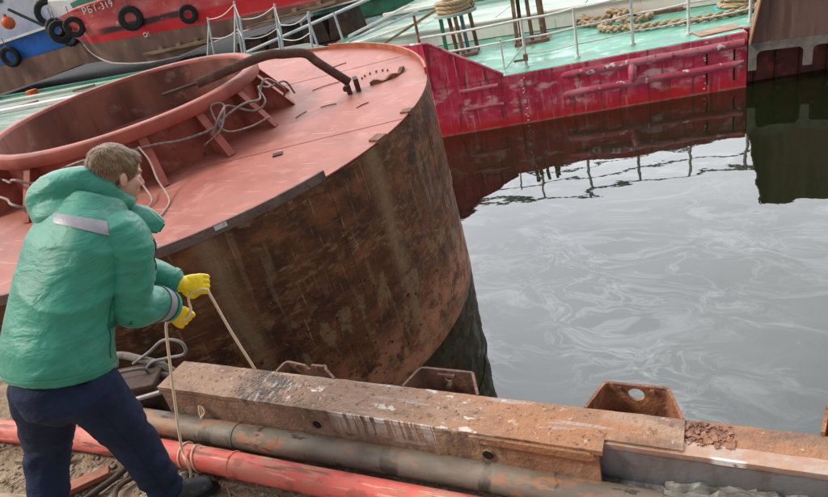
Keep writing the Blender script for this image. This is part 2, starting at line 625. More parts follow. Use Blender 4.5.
m.layer((0.78, 0.42, 0.36), m.noise(30, 0.62, 0.66, stretch=(0.12, 1.5, 1.5), detail=4, off=(7, 1, 1)), 0.6)
m.roughlayer(0.75, m.noise(7, 0.46, 0.60, stretch=(0.5, 1, 1), detail=12))
m.bump(m.noise(3, 0.3, 0.7, stretch=(0.6, 1, 1), detail=3), 0.3, 0.012)
M_redpipe = m.done()
m = Mat("grey_rusty_pipe", (0.135, 0.112, 0.095), 0.6)
m.layer((0.215, 0.175, 0.14), m.noise(4, 0.4, 0.66, stretch=(0.45, 1, 1), detail=8))
m.layer((0.38, 0.165, 0.08), m.noise(6, 0.52, 0.62, stretch=(0.6, 1.3, 1.3), detail=12, off=(4, 0, 0)), 0.85)
m.layer((0.05, 0.042, 0.038), m.noise(9, 0.57, 0.64, stretch=(1.2, 0.5, 0.5), detail=8, off=(9, 0, 0)), 0.8)
m.layer((0.42, 0.36, 0.29), m.mul(m.axis('Z', 0.10, 0.15), m.noise(6, 0.42, 0.66, stretch=(0.4, 1, 1), detail=9)), 0.5)
m.bump(m.noise(30, 0.3, 0.7, stretch=(0.6, 1, 1)), 0.3, 0.004)
m.layer((0.42, 0.20, 0.10), m.noise(12, 0.60, 0.64, stretch=(0.4, 1.3, 1.3), detail=9, off=(1, 3, 0)), 0.7)
m.layer((0.06, 0.045, 0.04), m.noise(16, 0.64, 0.67, stretch=(0.3, 1.5, 1.5), detail=8, off=(3, 3, 3)), 0.8)
m.bump(m.noise(3, 0.3, 0.7, stretch=(0.6, 1, 1), detail=3), 0.3, 0.012)
M_greypipe = m.done()

m = Mat("dirt", (0.34, 0.25, 0.17), 0.95)
m.layer((0.20, 0.14, 0.094), m.noise(4, 0.38, 0.64, detail=10))
m.layer((0.46, 0.36, 0.26), m.noise(9, 0.52, 0.70, detail=10, off=(3, 3, 0)), 0.8)
m.layer((0.44, 0.38, 0.31), m.noise(46, 0.60, 0.68, detail=4), 0.7)
m.layer((0.06, 0.045, 0.034), m.noise(33, 0.60, 0.70, detail=5, off=(8, 0, 0)), 0.75)
m.bump(m.noise(18, 0.2, 0.8, detail=10), 0.8, 0.02)
m.bump(m.noise(90, 0.3, 0.7, detail=4), 0.5, 0.004)
M_dirt = m.done()
M_quaywall = plain("quay_wall_concrete", (0.15, 0.14, 0.12), 0.85, 0.4, 3, 0.5, (0.06, 0.055, 0.04), bd=0.02)
M_stone = plain("stone", (0.33, 0.29, 0.24), 0.85, 0.3, 14, 0.4, (0.18, 0.14, 0.1))
M_stone_red = plain("brick_fragment", (0.33, 0.13, 0.085), 0.85, 0.3, 14, 0.4, (0.2, 0.14, 0.1))
M_wood = Mat("weathered_wood", (0.34, 0.24, 0.16), 0.8)
M_wood.layer((0.18, 0.115, 0.07), M_wood.noise(12, 0.42, 0.62, stretch=(0.15, 1, 1), detail=8))
M_wood.bump(M_wood.noise(30, 0.3, 0.7, stretch=(0.1, 1, 1)), 0.4, 0.004)
M_wood = M_wood.done()
M_rubber = plain("black_rubber", (0.022, 0.022, 0.024), 0.75, 0.3, 10, 0.3, (0.07, 0.065, 0.06))
M_hose = plain("dusty_hose", (0.16, 0.135, 0.115), 0.75, 0.35, 20, 0.3, (0.08, 0.06, 0.05))
M_hose_dark = plain("brown_hose", (0.075, 0.05, 0.036), 0.7, 0.35, 20, 0.3, (0.15, 0.11, 0.08))
M_wire = plain("galvanised_wire_rope", (0.30, 0.25, 0.225), 0.55, 0.4, 30, 0.3, (0.20, 0.11, 0.07), 0.3)
M_darksteel = plain("dark_grey_steel", (0.06, 0.06, 0.063), 0.6, 0.3, 12, 0.3, (0.13, 0.09, 0.07))
M_cotton = Mat("cotton_rope", (0.80, 0.64, 0.47), 0.9)
M_cotton.layer((0.60, 0.45, 0.31), M_cotton.wave(60, 0.3, 0.7, dist=1.0, axis='DIAGONAL'))
M_cotton = M_cotton.done()
M_manila = Mat("manila_rope", (0.56, 0.42, 0.27), 0.95)
M_manila.layer((0.36, 0.25, 0.14), M_manila.wave(7, 0.35, 0.75, dist=0.8, axis='DIAGONAL'), 0.7)
M_manila.layer((0.60, 0.47, 0.30), M_manila.noise(10, 0.5, 0.7), 0.6)
M_manila.bump(M_manila.wave(7, 0.1, 0.9, dist=0.8, axis='DIAGONAL'), 0.9, 0.03)
M_manila = M_manila.done()

# barge
m = Mat("crimson_hull_paint", (0.60, 0.034, 0.085), 0.42)
m.layer((0.40, 0.024, 0.060), m.noise(1.2, 0.40, 0.66, detail=8, stretch=(1.5, 1, 0.4)), 0.9)
m.layer((0.62, 0.19, 0.24), m.noise(2.0, 0.46, 0.70, detail=9, stretch=(1, 1, 1.8), off=(3, 0, 1)), 0.7)
m.layer((0.68, 0.50, 0.48), m.mul(m.noise(2.6, 0.51, 0.64, detail=12, stretch=(0.8, 1, 1.6), off=(0, 0, 4)), m.slab('Z', 0.2, 0.9, 0.15)), 0.75)
m.layer((0.53, 0.02, 0.022), m.mul(m.inv(m.axis('Z', 0.12, 0.34)), m.noise(3, 0.2, 0.5)), 0.85)
m.layer((0.15, 0.04, 0.04), m.noise(5, 0.55, 0.63, detail=12, stretch=(2.6, 1, 0.3)), 0.75)
m.layer((0.66, 0.30, 0.34), m.noise(5, 0.55, 0.70, detail=12, stretch=(2.2, 1, 0.25), off=(2, 2, 8)), 0.55)
m.layer((0.30, 0.22, 0.18), m.mul(m.inv(m.axis('Z', 0.0, 0.05)), m.noise(6, 0.3, 0.6)), 0.8)
m.bump(m.wave(0.35, 0.0, 1.0, dist=0.6, axis='X'), 0.25, 0.03)
m.bump(m.noise(14, 0.3, 0.7), 0.25, 0.006)
M_hull = m.done()
m = Mat("faded_rubbing_strake_paint", (0.48, 0.08, 0.13), 0.45)
m.layer((0.62, 0.25, 0.29), m.noise(3, 0.42, 0.62, stretch=(0.5, 1, 1), detail=8), 0.7)
m.layer((0.78, 0.74, 0.74), m.noise(4.5, 0.60, 0.64, detail=12, off=(3, 0, 0)), 0.9)
m.layer((0.11, 0.04, 0.04), m.noise(8, 0.58, 0.68, detail=9, off=(7, 0, 0)), 0.8)
M_strake = m.done()
M_hull_dark = rust("brown_hull_rust", (0.16, 0.05, 0.042), (0.07, 0.03, 0.026), (0.36, 0.07, 0.06), sc=3)
m = Mat("mint_deck_paint", (0.095, 0.31, 0.225), 0.5)
m.layer((0.155, 0.385, 0.295), m.noise(1.3, 0.42, 0.66, detail=8), 0.8)
m.layer((0.065, 0.245, 0.175), m.noise(3.0, 0.55, 0.72, detail=9, off=(3, 1, 0)), 0.75)
m.layer((0.44, 0.53, 0.46), m.noise(5.0, 0.56, 0.66, detail=10, stretch=(0.5, 1.3, 1), off=(7, 1, 0)), 0.6)
m.layer((0.24, 0.15, 0.10), m.noise(4.0, 0.60, 0.66, detail=12, off=(1, 9, 0)), 0.7)
m.layer((0.035, 0.15, 0.105), m.noise(1.6, 0.56, 0.64, detail=10, stretch=(0.6, 1.3, 1), off=(9, 9, 0)), 0.6)
m.roughlayer(0.25, m.noise(1.6, 0.52, 0.62, detail=8, off=(9, 9, 0)))
m.bump(m.noise(20, 0.3, 0.7), 0.2, 0.005)
M_deck = m.done()
m = Mat("cream_coaming_paint", (0.78, 0.76, 0.70), 0.55)
m.layer((0.64, 0.63, 0.57), m.noise(1.6, 0.4, 0.66, detail=8, stretch=(1, 1, 0.5)))
m.layer((0.38, 0.26, 0.17), m.noise(4, 0.64, 0.74, detail=9, stretch=(2, 2, 0.4)), 0.7)
M_cream = m.done()
m = Mat("pale_green_hatch_paint", (0.36, 0.45, 0.38), 0.6)
m.layer((0.17, 0.34, 0.26), m.noise(0.8, 0.42, 0.62, detail=8, stretch=(0.5, 1.6, 1)))
m.layer((0.52, 0.54, 0.48), m.noise(1.4, 0.5, 0.7, detail=8, stretch=(0.4, 1.8, 1), off=(4, 4, 0)), 0.8)
m.layer((0.27, 0.20, 0.14), m.noise(3, 0.62, 0.74, detail=9, stretch=(0.5, 1.4, 1)), 0.6)
M_hatch = m.done()
M_green = plain("sea_green_paint", (0.06, 0.28, 0.19), 0.5, 0.35, 2, 0.2, (0.12, 0.16, 0.12))
M_white = plain("chalky_white_paint", (0.74, 0.73, 0.70), 0.5, 0.12, 12, 0.15, (0.36, 0.22, 0.15))
M_paleblue = plain("pale_blue_painted_tube", (0.47, 0.51, 0.56), 0.5, 0.2, 12, 0.15, (0.42, 0.30, 0.22))
M_bluegrey = plain("blue_grey_paint", (0.19, 0.23, 0.34), 0.5, 0.2, 12, 0.15)
M_legrust = rust("rusty_trestle_leg", (0.26, 0.145, 0.095), (0.12, 0.062, 0.045), (0.40, 0.26, 0.19), sc=5)
m = Mat("ramp_brown_rust", (0.155, 0.092, 0.075), 0.7)
m.layer((0.105, 0.058, 0.048), m.noise(2.0, 0.40, 0.66, detail=9, stretch=(3, 1, 0.35)))
m.layer((0.24, 0.12, 0.085), m.noise(3.4, 0.56, 0.72, detail=9, stretch=(4, 1, 0.3), off=(3, 0, 0)), 0.8)
m.bump(m.noise(12, 0.3, 0.7), 0.2, 0.006)
M_ramp = m.done()
M_comb = plain("grey_brown_comb_steel", (0.19, 0.165, 0.145), 0.7, 0.35, 6, 0.3, (0.10, 0.07, 0.055))

# tugs
m = Mat("tug_red_topsides", (0.50, 0.055, 0.062), 0.55)
m.layer((0.56, 0.17, 0.165), m.noise(1.2, 0.40, 0.66, detail=8, stretch=(0.7, 1, 1.4)), 0.85)
m.layer((0.64, 0.38, 0.36), m.noise(4.0, 0.58, 0.72, detail=10, off=(3, 0, 1)), 0.7)
m.layer((0.58, 0.012, 0.022), m.slab('Z', 1.50, 1.97, 0.06), 0.85)
m.layer((0.022, 0.022, 0.026), m.mul(m.mul(m.slab('Z', 1.90, 2.12, 0.05), m.slab('X', -3.5, 0.1, 0.35)), m.noise(2.2, 0.30, 0.45, stretch=(0.6, 1, 2))), 0.95)
m.layer((0.2, 0.11, 0.09), m.noise(9, 0.64, 0.72, detail=9, stretch=(2, 1, 0.4)), 0.7)
M_tugred = m.done()
M_tugbrown = Mat("tug_bottom_rust", (0.23, 0.125, 0.095), 0.75)
M_tugbrown.layer((0.15, 0.088, 0.075), M_tugbrown.noise(1.0, 0.4, 0.66, detail=9, stretch=(1.2, 1, 0.6)))
M_tugbrown.layer((0.33, 0.215, 0.16), M_tugbrown.noise(1.8, 0.52, 0.70, detail=9, stretch=(1, 1, 0.5), off=(3, 0, 0)), 0.8)
M_tugbrown = M_tugbrown.done()
M_blue = plain("bright_blue_hull_paint", (0.012, 0.115, 0.46), 0.45, 0.35, 1.5, 0.2, (0.06, 0.14, 0.32))
M_greycabin = plain("grey_cabin_paint", (0.50, 0.53, 0.58), 0.5, 0.15, 2, 0.1, (0.36, 0.33, 0.3))
M_yellowpost = plain("amber_paint", (0.72, 0.42, 0.06), 0.5, 0.2, 5, 0.1)
M_orange = plain("orange_plastic", (0.70, 0.13, 0.03), 0.5, 0.3, 8, 0.2, (0.3, 0.12, 0.06))
M_letter = plain("white_letter_paint", (0.70, 0.66, 0.64), 0.6, 0.15, 8, 0.1, (0.52, 0.25, 0.24))
m = Mat("pale_dock_plating", (0.27, 0.31, 0.27), 0.7)
m.layer((0.12, 0.22, 0.17), m.noise(0.9, 0.44, 0.58, detail=9, stretch=(0.35, 1.6, 1)))
m.layer((0.42, 0.43, 0.38), m.noise(1.3, 0.52, 0.62, detail=10, stretch=(0.3, 2.0, 1), off=(4, 1, 0)), 0.8)
m.layer((0.10, 0.07, 0.05), m.noise(2.5, 0.56, 0.66, detail=10, stretch=(0.4, 1.6, 1), off=(1, 7, 0)), 0.8)
M_slip = m.done()
M_slipdark = plain("dark_slip_ground", (0.020, 0.017, 0.015), 0.95, 0.4, 0.7, 0.3, (0.05, 0.04, 0.032))
M_block = rust("keel_block_rust", (0.16, 0.095, 0.07), (0.08, 0.05, 0.04), (0.26, 0.15, 0.11), sc=2)

# person
m = Mat("green_jacket_cloth", (0.019, 0.240, 0.162), 0.44, spec=0.5)
m.layer((0.013, 0.185, 0.128), m.noise(6, 0.42, 0.66, detail=6), 0.8)
m.layer((0.06, 0.29, 0.205), m.noise(9, 0.60, 0.78, detail=7, off=(3, 0, 0)), 0.6)
m.layer((0.11, 0.25, 0.19), m.noise(22, 0.70, 0.78, detail=6), 0.5)
m.bump(m.noise(9, 0.3, 0.7, stretch=(0.8, 0.8, 1.9), detail=3, dist=0.5), 0.32, 0.014)
m.bump(m.noise(26, 0.35, 0.65, stretch=(0.6, 0.8, 1.7), detail=5, dist=1.2), 0.10, 0.006)
m.layer((0.012, 0.13, 0.09), m.noise(3.2, 0.60, 0.72, detail=9, off=(5, 1, 2)), 0.35)
m.layer((0.16, 0.20, 0.15), m.noise(7, 0.66, 0.74, detail=10, off=(1, 8, 2)), 0.35)
m.bump(m.noise(600, 0.3, 0.7, detail=2), 0.25, 0.0012)
m.b.inputs['Sheen Weight'].default_value = 0.15
M_jacket = m.done()
M_stripe = plain("grey_reflective_tape", (0.30, 0.29, 0.335), 0.35, 0.1, 30, 0.1)
m = Mat("navy_denim", (0.007, 0.014, 0.040), 0.85)
m.layer((0.012, 0.024, 0.062), m.noise(7, 0.45, 0.68, detail=6), 0.8)
m.layer((0.03, 0.05, 0.095), m.noise(12, 0.62, 0.78, stretch=(1, 1, 0.3), detail=6, off=(2, 0, 0)), 0.5)
m.bump(m.noise(14, 0.2, 0.8, stretch=(1, 1, 2.0), detail=5), 0.5, 0.012)
m.bump(m.noise(500, 0.3, 0.7, detail=2), 0.25, 0.001)
M_denim = m.done()
M_skin = Mat("skin", (0.60, 0.34, 0.25), 0.5)
M_skin.layer((0.55, 0.22, 0.17), M_skin.noise(20, 0.45, 0.7), 0.5)
M_skin.b.inputs['Subsurface Weight'].default_value = 0.15
M_skin.b.inputs['Subsurface Radius'].default_value = (0.01, 0.004, 0.002)
M_skin = M_skin.done()
M_hair = Mat("brown_hair", (0.20, 0.125, 0.070), 0.42)
M_hair.layer((0.34, 0.225, 0.13), M_hair.noise(26, 0.42, 0.68, detail=5), 0.8)
M_hair = M_hair.done()
M_glove = Mat("yellow_rubber_glove", (0.82, 0.60, 0.015), 0.45)
M_glove.layer((0.66, 0.42, 0.012), M_glove.noise(40, 0.5, 0.75, detail=5), 0.6)
M_glove.bump(M_glove.noise(60, 0.3, 0.7), 0.25, 0.003)
M_glove = M_glove.done()
M_cuffblue = plain("blue_knit_cuff", (0.03, 0.26, 0.60), 0.8, 0.2, 60, 0.3)
M_boot = plain("dark_boot_leather", (0.035, 0.037, 0.042), 0.6, 0.3, 15, 0.3, (0.10, 0.09, 0.08))
M_black = plain("black_cloth", (0.012, 0.012, 0.013), 0.85, 0.2, 40, 0.1)
M_flagw = plain("flag_white", (0.75, 0.75, 0.75), 0.7, 0.05)
M_flagb = plain("flag_blue", (0.02, 0.08, 0.42), 0.7, 0.05)
M_flagr = plain("flag_red", (0.55, 0.02, 0.03), 0.7, 0.05)
M_eye = plain("eye_white", (0.75, 0.73, 0.70), 0.2, 0.02)
M_iris = plain("grey_iris", (0.05, 0.07, 0.08), 0.2, 0.02)
M_tarp = Mat("crumpled_plastic", (0.48, 0.46, 0.42), 0.35)
M_tarp.layer((0.24, 0.22, 0.20), M_tarp.noise(12, 0.4, 0.66, detail=7))
M_tarp = M_tarp.done()


# ================================================================== SETTING
# ---- water: dark, mirror-like, with a thin oil film drawn out in swirls
def water_material():
    mt = bpy.data.materials.new("harbour_water")
    mt.use_nodes = True
    t = mt.node_tree
    t.nodes.clear()
    N = t.nodes.new
    lk = t.links.new
    out = N("ShaderNodeOutputMaterial")
    tc = N("ShaderNodeTexCoord")

    def mapping(sc, rz=0.0, src=None):
        mp = N("ShaderNodeMapping")
        mp.inputs['Scale'].default_value = sc
        mp.inputs['Rotation'].default_value = (0, 0, rz)
        lk(src or tc.outputs['Object'], mp.inputs['Vector'])
        return mp.outputs[0]

    def ns(vec, scale, detail=5, dist=0.0, rough=0.5):
        n = N("ShaderNodeTexNoise")
        n.inputs['Scale'].default_value = scale
        n.inputs['Detail'].default_value = detail
        n.inputs['Distortion'].default_value = dist
        n.inputs['Roughness'].default_value = rough
        lk(vec, n.inputs['Vector'])
        return n

    def rampn(s, a, b):
        r = N("ShaderNodeMapRange")
        r.interpolation_type = 'SMOOTHSTEP'
        r.inputs['From Min'].default_value = a
        r.inputs['From Max'].default_value = b
        lk(s, r.inputs['Value'])
        return r.outputs[0]

    def mth(op, a, b):
        q = N("ShaderNodeMath")
        q.operation = op
        q.use_clamp = op in ('MULTIPLY', 'ADD')
        for k, s in enumerate((a, b)):
            if isinstance(s, (int, float)):
                q.inputs[k].default_value = s
            else:
                lk(s, q.inputs[k])
        return q.outputs[0]
    base = mapping((1, 1, 1), R(35))
    w1 = ns(base, 0.55, 3)
    vm = N("ShaderNodeVectorMath")
    vm.operation = 'MULTIPLY_ADD'
    lk(w1.outputs['Color'], vm.inputs[0])
    vm.inputs[1].default_value = (1.7, 1.7, 0)
    lk(mapping((0.75, 1.5, 1), R(35)), vm.inputs[2])
    w2 = ns(vm.outputs[0], 1.1, 3)
    vm2 = N("ShaderNodeVectorMath")
    vm2.operation = 'MULTIPLY_ADD'
    lk(w2.outputs['Color'], vm2.inputs[0])
    vm2.inputs[1].default_value = (0.9, 0.9, 0)
    lk(vm.outputs[0], vm2.inputs[2])
    f1 = ns(vm2.outputs[0], 1.6, 8, 0.8, 0.66)
    film = rampn(f1.outputs['Fac'], 0.50, 0.66)
    f2 = ns(vm2.outputs[0], 2.6, 6, 0.9, 0.6)
    d = mth('ABSOLUTE', mth('SUBTRACT', f2.outputs['Fac'], 0.5), 0)
    fil = mth('SUBTRACT', 1.0, rampn(d, 0.0, 0.05))
    patch = rampn(ns(mapping((1, 1, 1)), 0.55, 3).outputs['Fac'], 0.40, 0.62)
    fil = mth('MULTIPLY', fil, patch)
    both = mth('ADD', mth('MULTIPLY', film, 0.30), mth('MULTIPLY', fil, 0.30))
    ior = N("ShaderNodeMapRange")
    ior.inputs['To Min'].default_value = 1.70
    ior.inputs['To Max'].default_value = 2.35
    lk(both, ior.inputs['Value'])
    bumpn = ns(mapping((1.0, 1.25, 1), R(14)), 1.5, 1)
    bump2 = ns(mapping((1.0, 1.3, 1), R(-20)), 0.55, 1)
    hsum = mth('MULTIPLY_ADD', bump2.outputs['Fac'], 2.2)
    hsum_node = hsum.node
    lk(bumpn.outputs['Fac'], hsum_node.inputs[2])
    hsum_node.use_clamp = False
    rip = ns(mapping((1, 1.2, 1), R(50)), 5.0, 2)
    hs2 = mth('MULTIPLY_ADD', rip.outputs['Fac'], 0.10)
    lk(hsum, hs2.node.inputs[2])
    hs2.node.use_clamp = False
    hsum = hs2
    bp = N("ShaderNodeBump")
    bp.inputs['Strength'].default_value = 0.06
    bp.inputs['Distance'].default_value = 0.12
    lk(hsum, bp.inputs['Height'])
    fr = N("ShaderNodeFresnel")
    lk(ior.outputs[0], fr.inputs['IOR'])
    lk(bp.outputs[0], fr.inputs['Normal'])
    body = N("ShaderNodeBsdfDiffuse")
    body.inputs['Color'].default_value = (0.008, 0.012, 0.004, 1)
    gl = N("ShaderNodeBsdfGlossy")
    gl.inputs['Roughness'].default_value = 0.018
    gl.inputs['Color'].default_value = (0.97, 0.985, 1.0, 1)
    lk(bp.outputs[0], gl.inputs['Normal'])
    mx = N("ShaderNodeMixShader")
    lk(fr.outputs[0], mx.inputs['Fac'])
    lk(body.outputs[0], mx.inputs[1])
    lk(gl.outputs[0], mx.inputs[2])
    lk(mx.outputs[0], out.inputs['Surface'])
    return mt


def grid_sheet(name, xs, ys, zf, mat, kind=True):
    bm = bmesh.new()
    vs = [[bm.verts.new((x, y, zf(x, y))) for x in xs] for y in ys]
    for j in range(len(ys) - 1):
        for i in range(len(xs) - 1):
            bm.faces.new((vs[j][i], vs[j][i + 1], vs[j + 1][i + 1], vs[j + 1][i]))
    for f_ in bm.faces:
        f_.normal_update()
        if f_.normal.z < 0:
            f_.normal_flip()
    me = bpy.data.meshes.new(name)
    bm.to_mesh(me)
    bm.free()
    me.materials.append(mat)
    o = link(bpy.data.objects.new(name, me))
    me.polygons.foreach_set('use_smooth', [True] * len(me.polygons))
    return struct(o) if kind else o


grid_sheet("water", [-400, -60, 60, 400], [1.0, 60, 400], lambda x, y: WATER_Z, water_material())

# ---- quay: dirt on top, concrete face towards the water
def dirt_z(x, y):
    if y > 1.845 or x < -7.5 or x > 4.5 or y < -3:
        return 0.0 if y <= 1.845 else -0.02
    z = 0.035 * nz((x, y, 0), 2.3) + 0.018 * nz((x, y, 3), 7.0) + 0.008 * nz((x, y, 7), 19.0)
    if y > 1.45:
        z -= 0.02
    return z


def frange(a, b, s):
    n = int(round((b - a) / s))
    return [a + (b - a) * k / n for k in range(n + 1)]


xs = [-3000, -300, -40, -12] + frange(-7.5, -4.2, 0.15)[:-1] + frange(-4.2, -1.0, 0.028)[:-1] + frange(-1.0, 4.5, 0.12) + [12, 40, 300, 3000]
ys = [-3000, -300, -40, -10] + frange(-3, 0.3, 0.15)[:-1] + frange(0.3, 1.845, 0.03) + [1.86]
g = grid_sheet("ground", xs, ys, dirt_z, M_dirt)
bm = bmesh.new()
box(bm, (0, 1.40, -3.06), (600, 0.9, 5.9))
struct(obj("quay_wall", bm, M_quaywall))
bm = bmesh.new()
box(bm, (0, 40, -6.0), (900, 90, 1.0))
struct(obj("harbour_bed", bm, M_slipdark))
grid_sheet("far_shore", [-3000, -200, 200, 3000], [75, 120, 600, 3000], lambda x, y: -0.9 + (0.0 if y < 100 else 0.6), M_slipdark)

# ================================================================== STEEL CAISSON
n_ = V((0.00517, -0.05992, 0.99819)).normalized()
e1 = V((0, 1, 0)).cross(n_).normalized()
e2 = n_.cross(e1)
MC = Matrix((e1, e2, n_)).transposed().to_4x4()
MC.translation = V((-5.697, 4.959, 0.55))
CR = 3.12
cais = thing("steel_caisson", "big round rusty steel caisson with a pink deck floating beside the quay", "caisson", mat=MC)
A0 = R(-21.5)
for course, (z0, z1) in enumerate(((-3.0, -1.262), (-1.256, -0.02))):
    for k in range(12):
        a = A0 + R(30) * k + (R(15) if course == 0 else 0)
        bm = bmesh.new()
        arc_block(bm, CR - 0.03, CR + 0.0025 * ((k * 7 + course) % 3), z0, z1, a + 0.0002, a + R(30) - 0.0002, 14)
        obj("wall_plate", bm, M_wall, cais, 30)
bm = bmesh.new()
arc_block(bm, CR - 0.06, CR - 0.028, -3.0, -0.05, 0, 2 * PI, 96)
obj("inner_shell", bm, M_rust_dark, cais, 30)
bm = bmesh.new()
arc_block(bm, CR - 0.01, CR + 0.012, -1.266, -1.252, 0, 2 * PI, 120)
obj("weld_seam", bm, M_wall, cais, 60)
# deck of butted plates
W_ = 0.78
k0 = int(-CR / W_) - 1
RIM = CR - 0.004
for k in range(k0, -k0):
    y0, y1 = max(-RIM, (k + 0.35) * W_ + 0.002), min(RIM, (k + 1.35) * W_ - 0.002)
    if y1 - y0 < 0.03:
        continue
    pr, pl_ = [], []
    for j in range(15):
        y = y0 + (y1 - y0) * j / 14
        xx = math.sqrt(max(0, RIM * RIM - y * y))
        pr.append(V((xx, y, 0)))
        pl_.append(V((-xx, y, 0)))
    poly = pr + pl_[::-1]
    pts = []
    for p in poly:
        if not pts or (p - pts[-1]).length > 1e-4:
            pts.append(p)
    if (pts[0] - pts[-1]).length < 1e-4:
        pts.pop()
    ca, sa = math.cos(R(24)), math.sin(R(24))
    pts = [V((p.x * ca - p.y * sa, p.x * sa + p.y * ca, -0.012)) for p in pts]
    bm = bmesh.new()
    prism(bm, pts, (0, 0, 0.012 + 0.0015 * ((k * 5) % 3)))
    obj("deck_plate", bm, M_primer, cais)
bm = bmesh.new()
bmesh.ops.create_circle(bm, cap_ends=True, radius=RIM - 0.02, segments=96, matrix=Matrix.Translation((0, 0, -0.015)))
obj("deck_base", bm, M_primer_ring, cais)
# raised edge band on the near side, thin raised lip on the far side
bm = bmesh.new()
arc_block(bm, CR - 0.012, CR + 0.012, -0.015, 0.062, R(-200), A0, 90)
obj("edge_band", bm, M_band, cais, 30)
bm = bmesh.new()
arc_block(bm, CR - 0.02, CR + 0.006, -0.03, 0.075, R(24), R(79), 40)
arc_block(bm, CR - 0.02, CR + 0.005, -0.03, 0.045, R(79), R(100), 14)
obj("edge_lip", bm, plain("orange_primer_lip", (0.45, 0.14, 0.075), 0.6, 0.35, 6, 0.2, (0.2, 0.08, 0.05)), cais, 30)
for a, w in ((2.0, 0.10), (-9.5, 0.14)):
    bm = bmesh.new()
    arc_block(bm, CR - 0.09, CR + 0.010, -0.03, 0.018, R(a), R(a) + w / CR, 4)
    obj("edge_clip", bm, M_rust, cais)
bm = bmesh.new()
a = math.atan2(-1.9, 2.43)
arc_block(bm, CR + 0.0125, CR + 0.016, 0.020, 0.055, a - 0.018, a + 0.012, 3)
obj("paint_tag", bm, M_white, cais)

# open round coaming with its brackets
RC = V((-0.147, -0.056, 0))
RR, RH = 1.46, 0.535
coam = bpy.data.objects.new("round_coaming", None)
link(coam, cais)
coam.location = RC
bm = bmesh.new()
arc_block(bm, RR - 0.085, RR - 0.07, 0.0, RH - 0.10, 0, 2 * PI, 96)
obj("coaming_wall", bm, M_primer_ring, coam, 30)
bm = bmesh.new()
arc_block(bm, RR - 0.10, RR - 0.086, -0.01, RH - 0.03, 0, 2 * PI, 96)
obj("coaming_lining", bm, M_ring_in, coam, 30)
bm = bmesh.new()
prof = [(RR - 0.084, RH - 0.118), (RR + 0.018, RH - 0.118), (RR + 0.026, RH - 0.108), (RR + 0.026, RH - 0.016), (RR + 0.014, RH - 0.002), (RR - 0.07, RH), (RR - 0.082, RH - 0.010)]
rings = []
for k in range(128):
    c, s = math.cos(2 * PI * k / 128), math.sin(2 * PI * k / 128)
    rings.append([V((r * c, r * s, z)) for r, z in prof])
loft(bm, rings, closed=True)
obj("coaming_rim", bm, M_primer_ring, coam, 50)
gus_mesh = None
for k in range(16):
    a = R(-17.6) + R(22.5) * k
    if gus_mesh is None:
        bm = bmesh.new()
        r_in, r_top, r_bot = RR - 0.072, RR - 0.01, RR + 0.29
        prism(bm, [(r_in, -0.008, 0.0), (r_bot, -0.008, 0.0), (r_bot, -0.008, 0.03), (r_top, -0.008, RH - 0.12), (r_in, -0.008, RH - 0.12)], (0, 0.016, 0))
        d = V((r_top - r_bot, 0, RH - 0.15)).normalized()
        nn = V((d.z, 0, -d.x))
        b0, b1 = V((r_bot, 0, 0.004)), V((r_top, 0, RH - 0.123))
        prism(bm, [b0 + V((0, -0.04, 0)), b1 + V((0, -0.04, 0)), b1 + V((0, -0.04, 0)) + nn * 0.014, b0 + V((0, -0.04, 0)) + nn * 0.014], (0, 0.08, 0))
        o = obj("bracket", bm, M_primer_ring, coam)
        gus_mesh = o
    else:
        o = copy_mesh(gus_mesh, "bracket", coam)
    o.rotation_euler = (0, 0, a)

# bent davit bar lying across the coaming, its foot in a lug on the deck
bm = bmesh.new()
tip, p1, p2, p3, p4 = V((0.86, -0.42, 0.62)), V((1.07, -0.20, 0.62)), V((1.46, 0.40, 0.64)), V((1.74, 0.72, 0.56)), V((2.07, 0.94, 0.11))
path = spline([p1, p2, p2.lerp(p3, 0.6), p3 + V((0.03, 0.02, -0.03)), p3.lerp(p4, 0.35), p4], 8)
tube(bm, path, 0.038, 8, flat=1.25)
dav = obj("bent_davit_bar", bm, rust("bar_rust", (0.12, 0.062, 0.048), (0.06, 0.036, 0.03), (0.2, 0.1, 0.075), sc=4), cais, 50)
bm = bmesh.new()
tube(bm, [tip + (tip - p1) * 0.1, p1 + (p2 - p1) * 0.05], 0.018, 8)
obj("davit_spindle", bm, M_hose_dark, dav, 50)
bm = bmesh.new()
box(bm, (2.06, 0.90, 0.05), (0.05, 0.14, 0.10), Matrix.Rotation(R(35), 3, 'Z'))
box(bm, (2.13, 0.98, 0.07), (0.05, 0.14, 0.14), Matrix.Rotation(R(35), 3, 'Z'))
bolt(bm, (2.06, 0.84, 0.08), (0.5, -0.8, 0), 0.03, 0.05)
bolt(bm, (2.01, 0.97, 0.16), (-0.5, 0.2, 0.8), 0.02, 0.03)
obj("davit_lug", bm, M_rust_dark, cais)
# torn half of a bolted flange
bm = bmesh.new()
cc = V((2.14, 1.42, 0))
rings = []
for k in range(15):
    a = R(-75) + R(110) * k / 14
    c, s = math.cos(a), math.sin(a)
    h = 0.035 + 0.02 * math.sin(k * 1.3)
    rings.append([cc + V((0.30 * c, 0.30 * s, 0.0)), cc + V((0.345 * c, 0.345 * s, 0.0)), cc + V((0.345 * c, 0.345 * s, h)), cc + V((0.30 * c, 0.30 * s, h))])
loft(bm, rings)
obj("flange_remnant", bm, M_rust, cais)
for k in range(6):
    a = R(60 + 27 * k)
    bm = bmesh.new()
    tube(bm, [cc + V((0.17 * math.cos(a), 0.17 * math.sin(a), 0)), cc + V((0.17 * math.cos(a) + 0.01, 0.17 * math.sin(a), 0.02))], 0.010, 6)
    obj("stud", bm, M_rust_dark, cais)
bm = bmesh.new()
box(bm, (2.10, -0.64, 0.006), (0.09, 0.075, 0.012), Matrix.Rotation(R(30), 3, 'Z'))
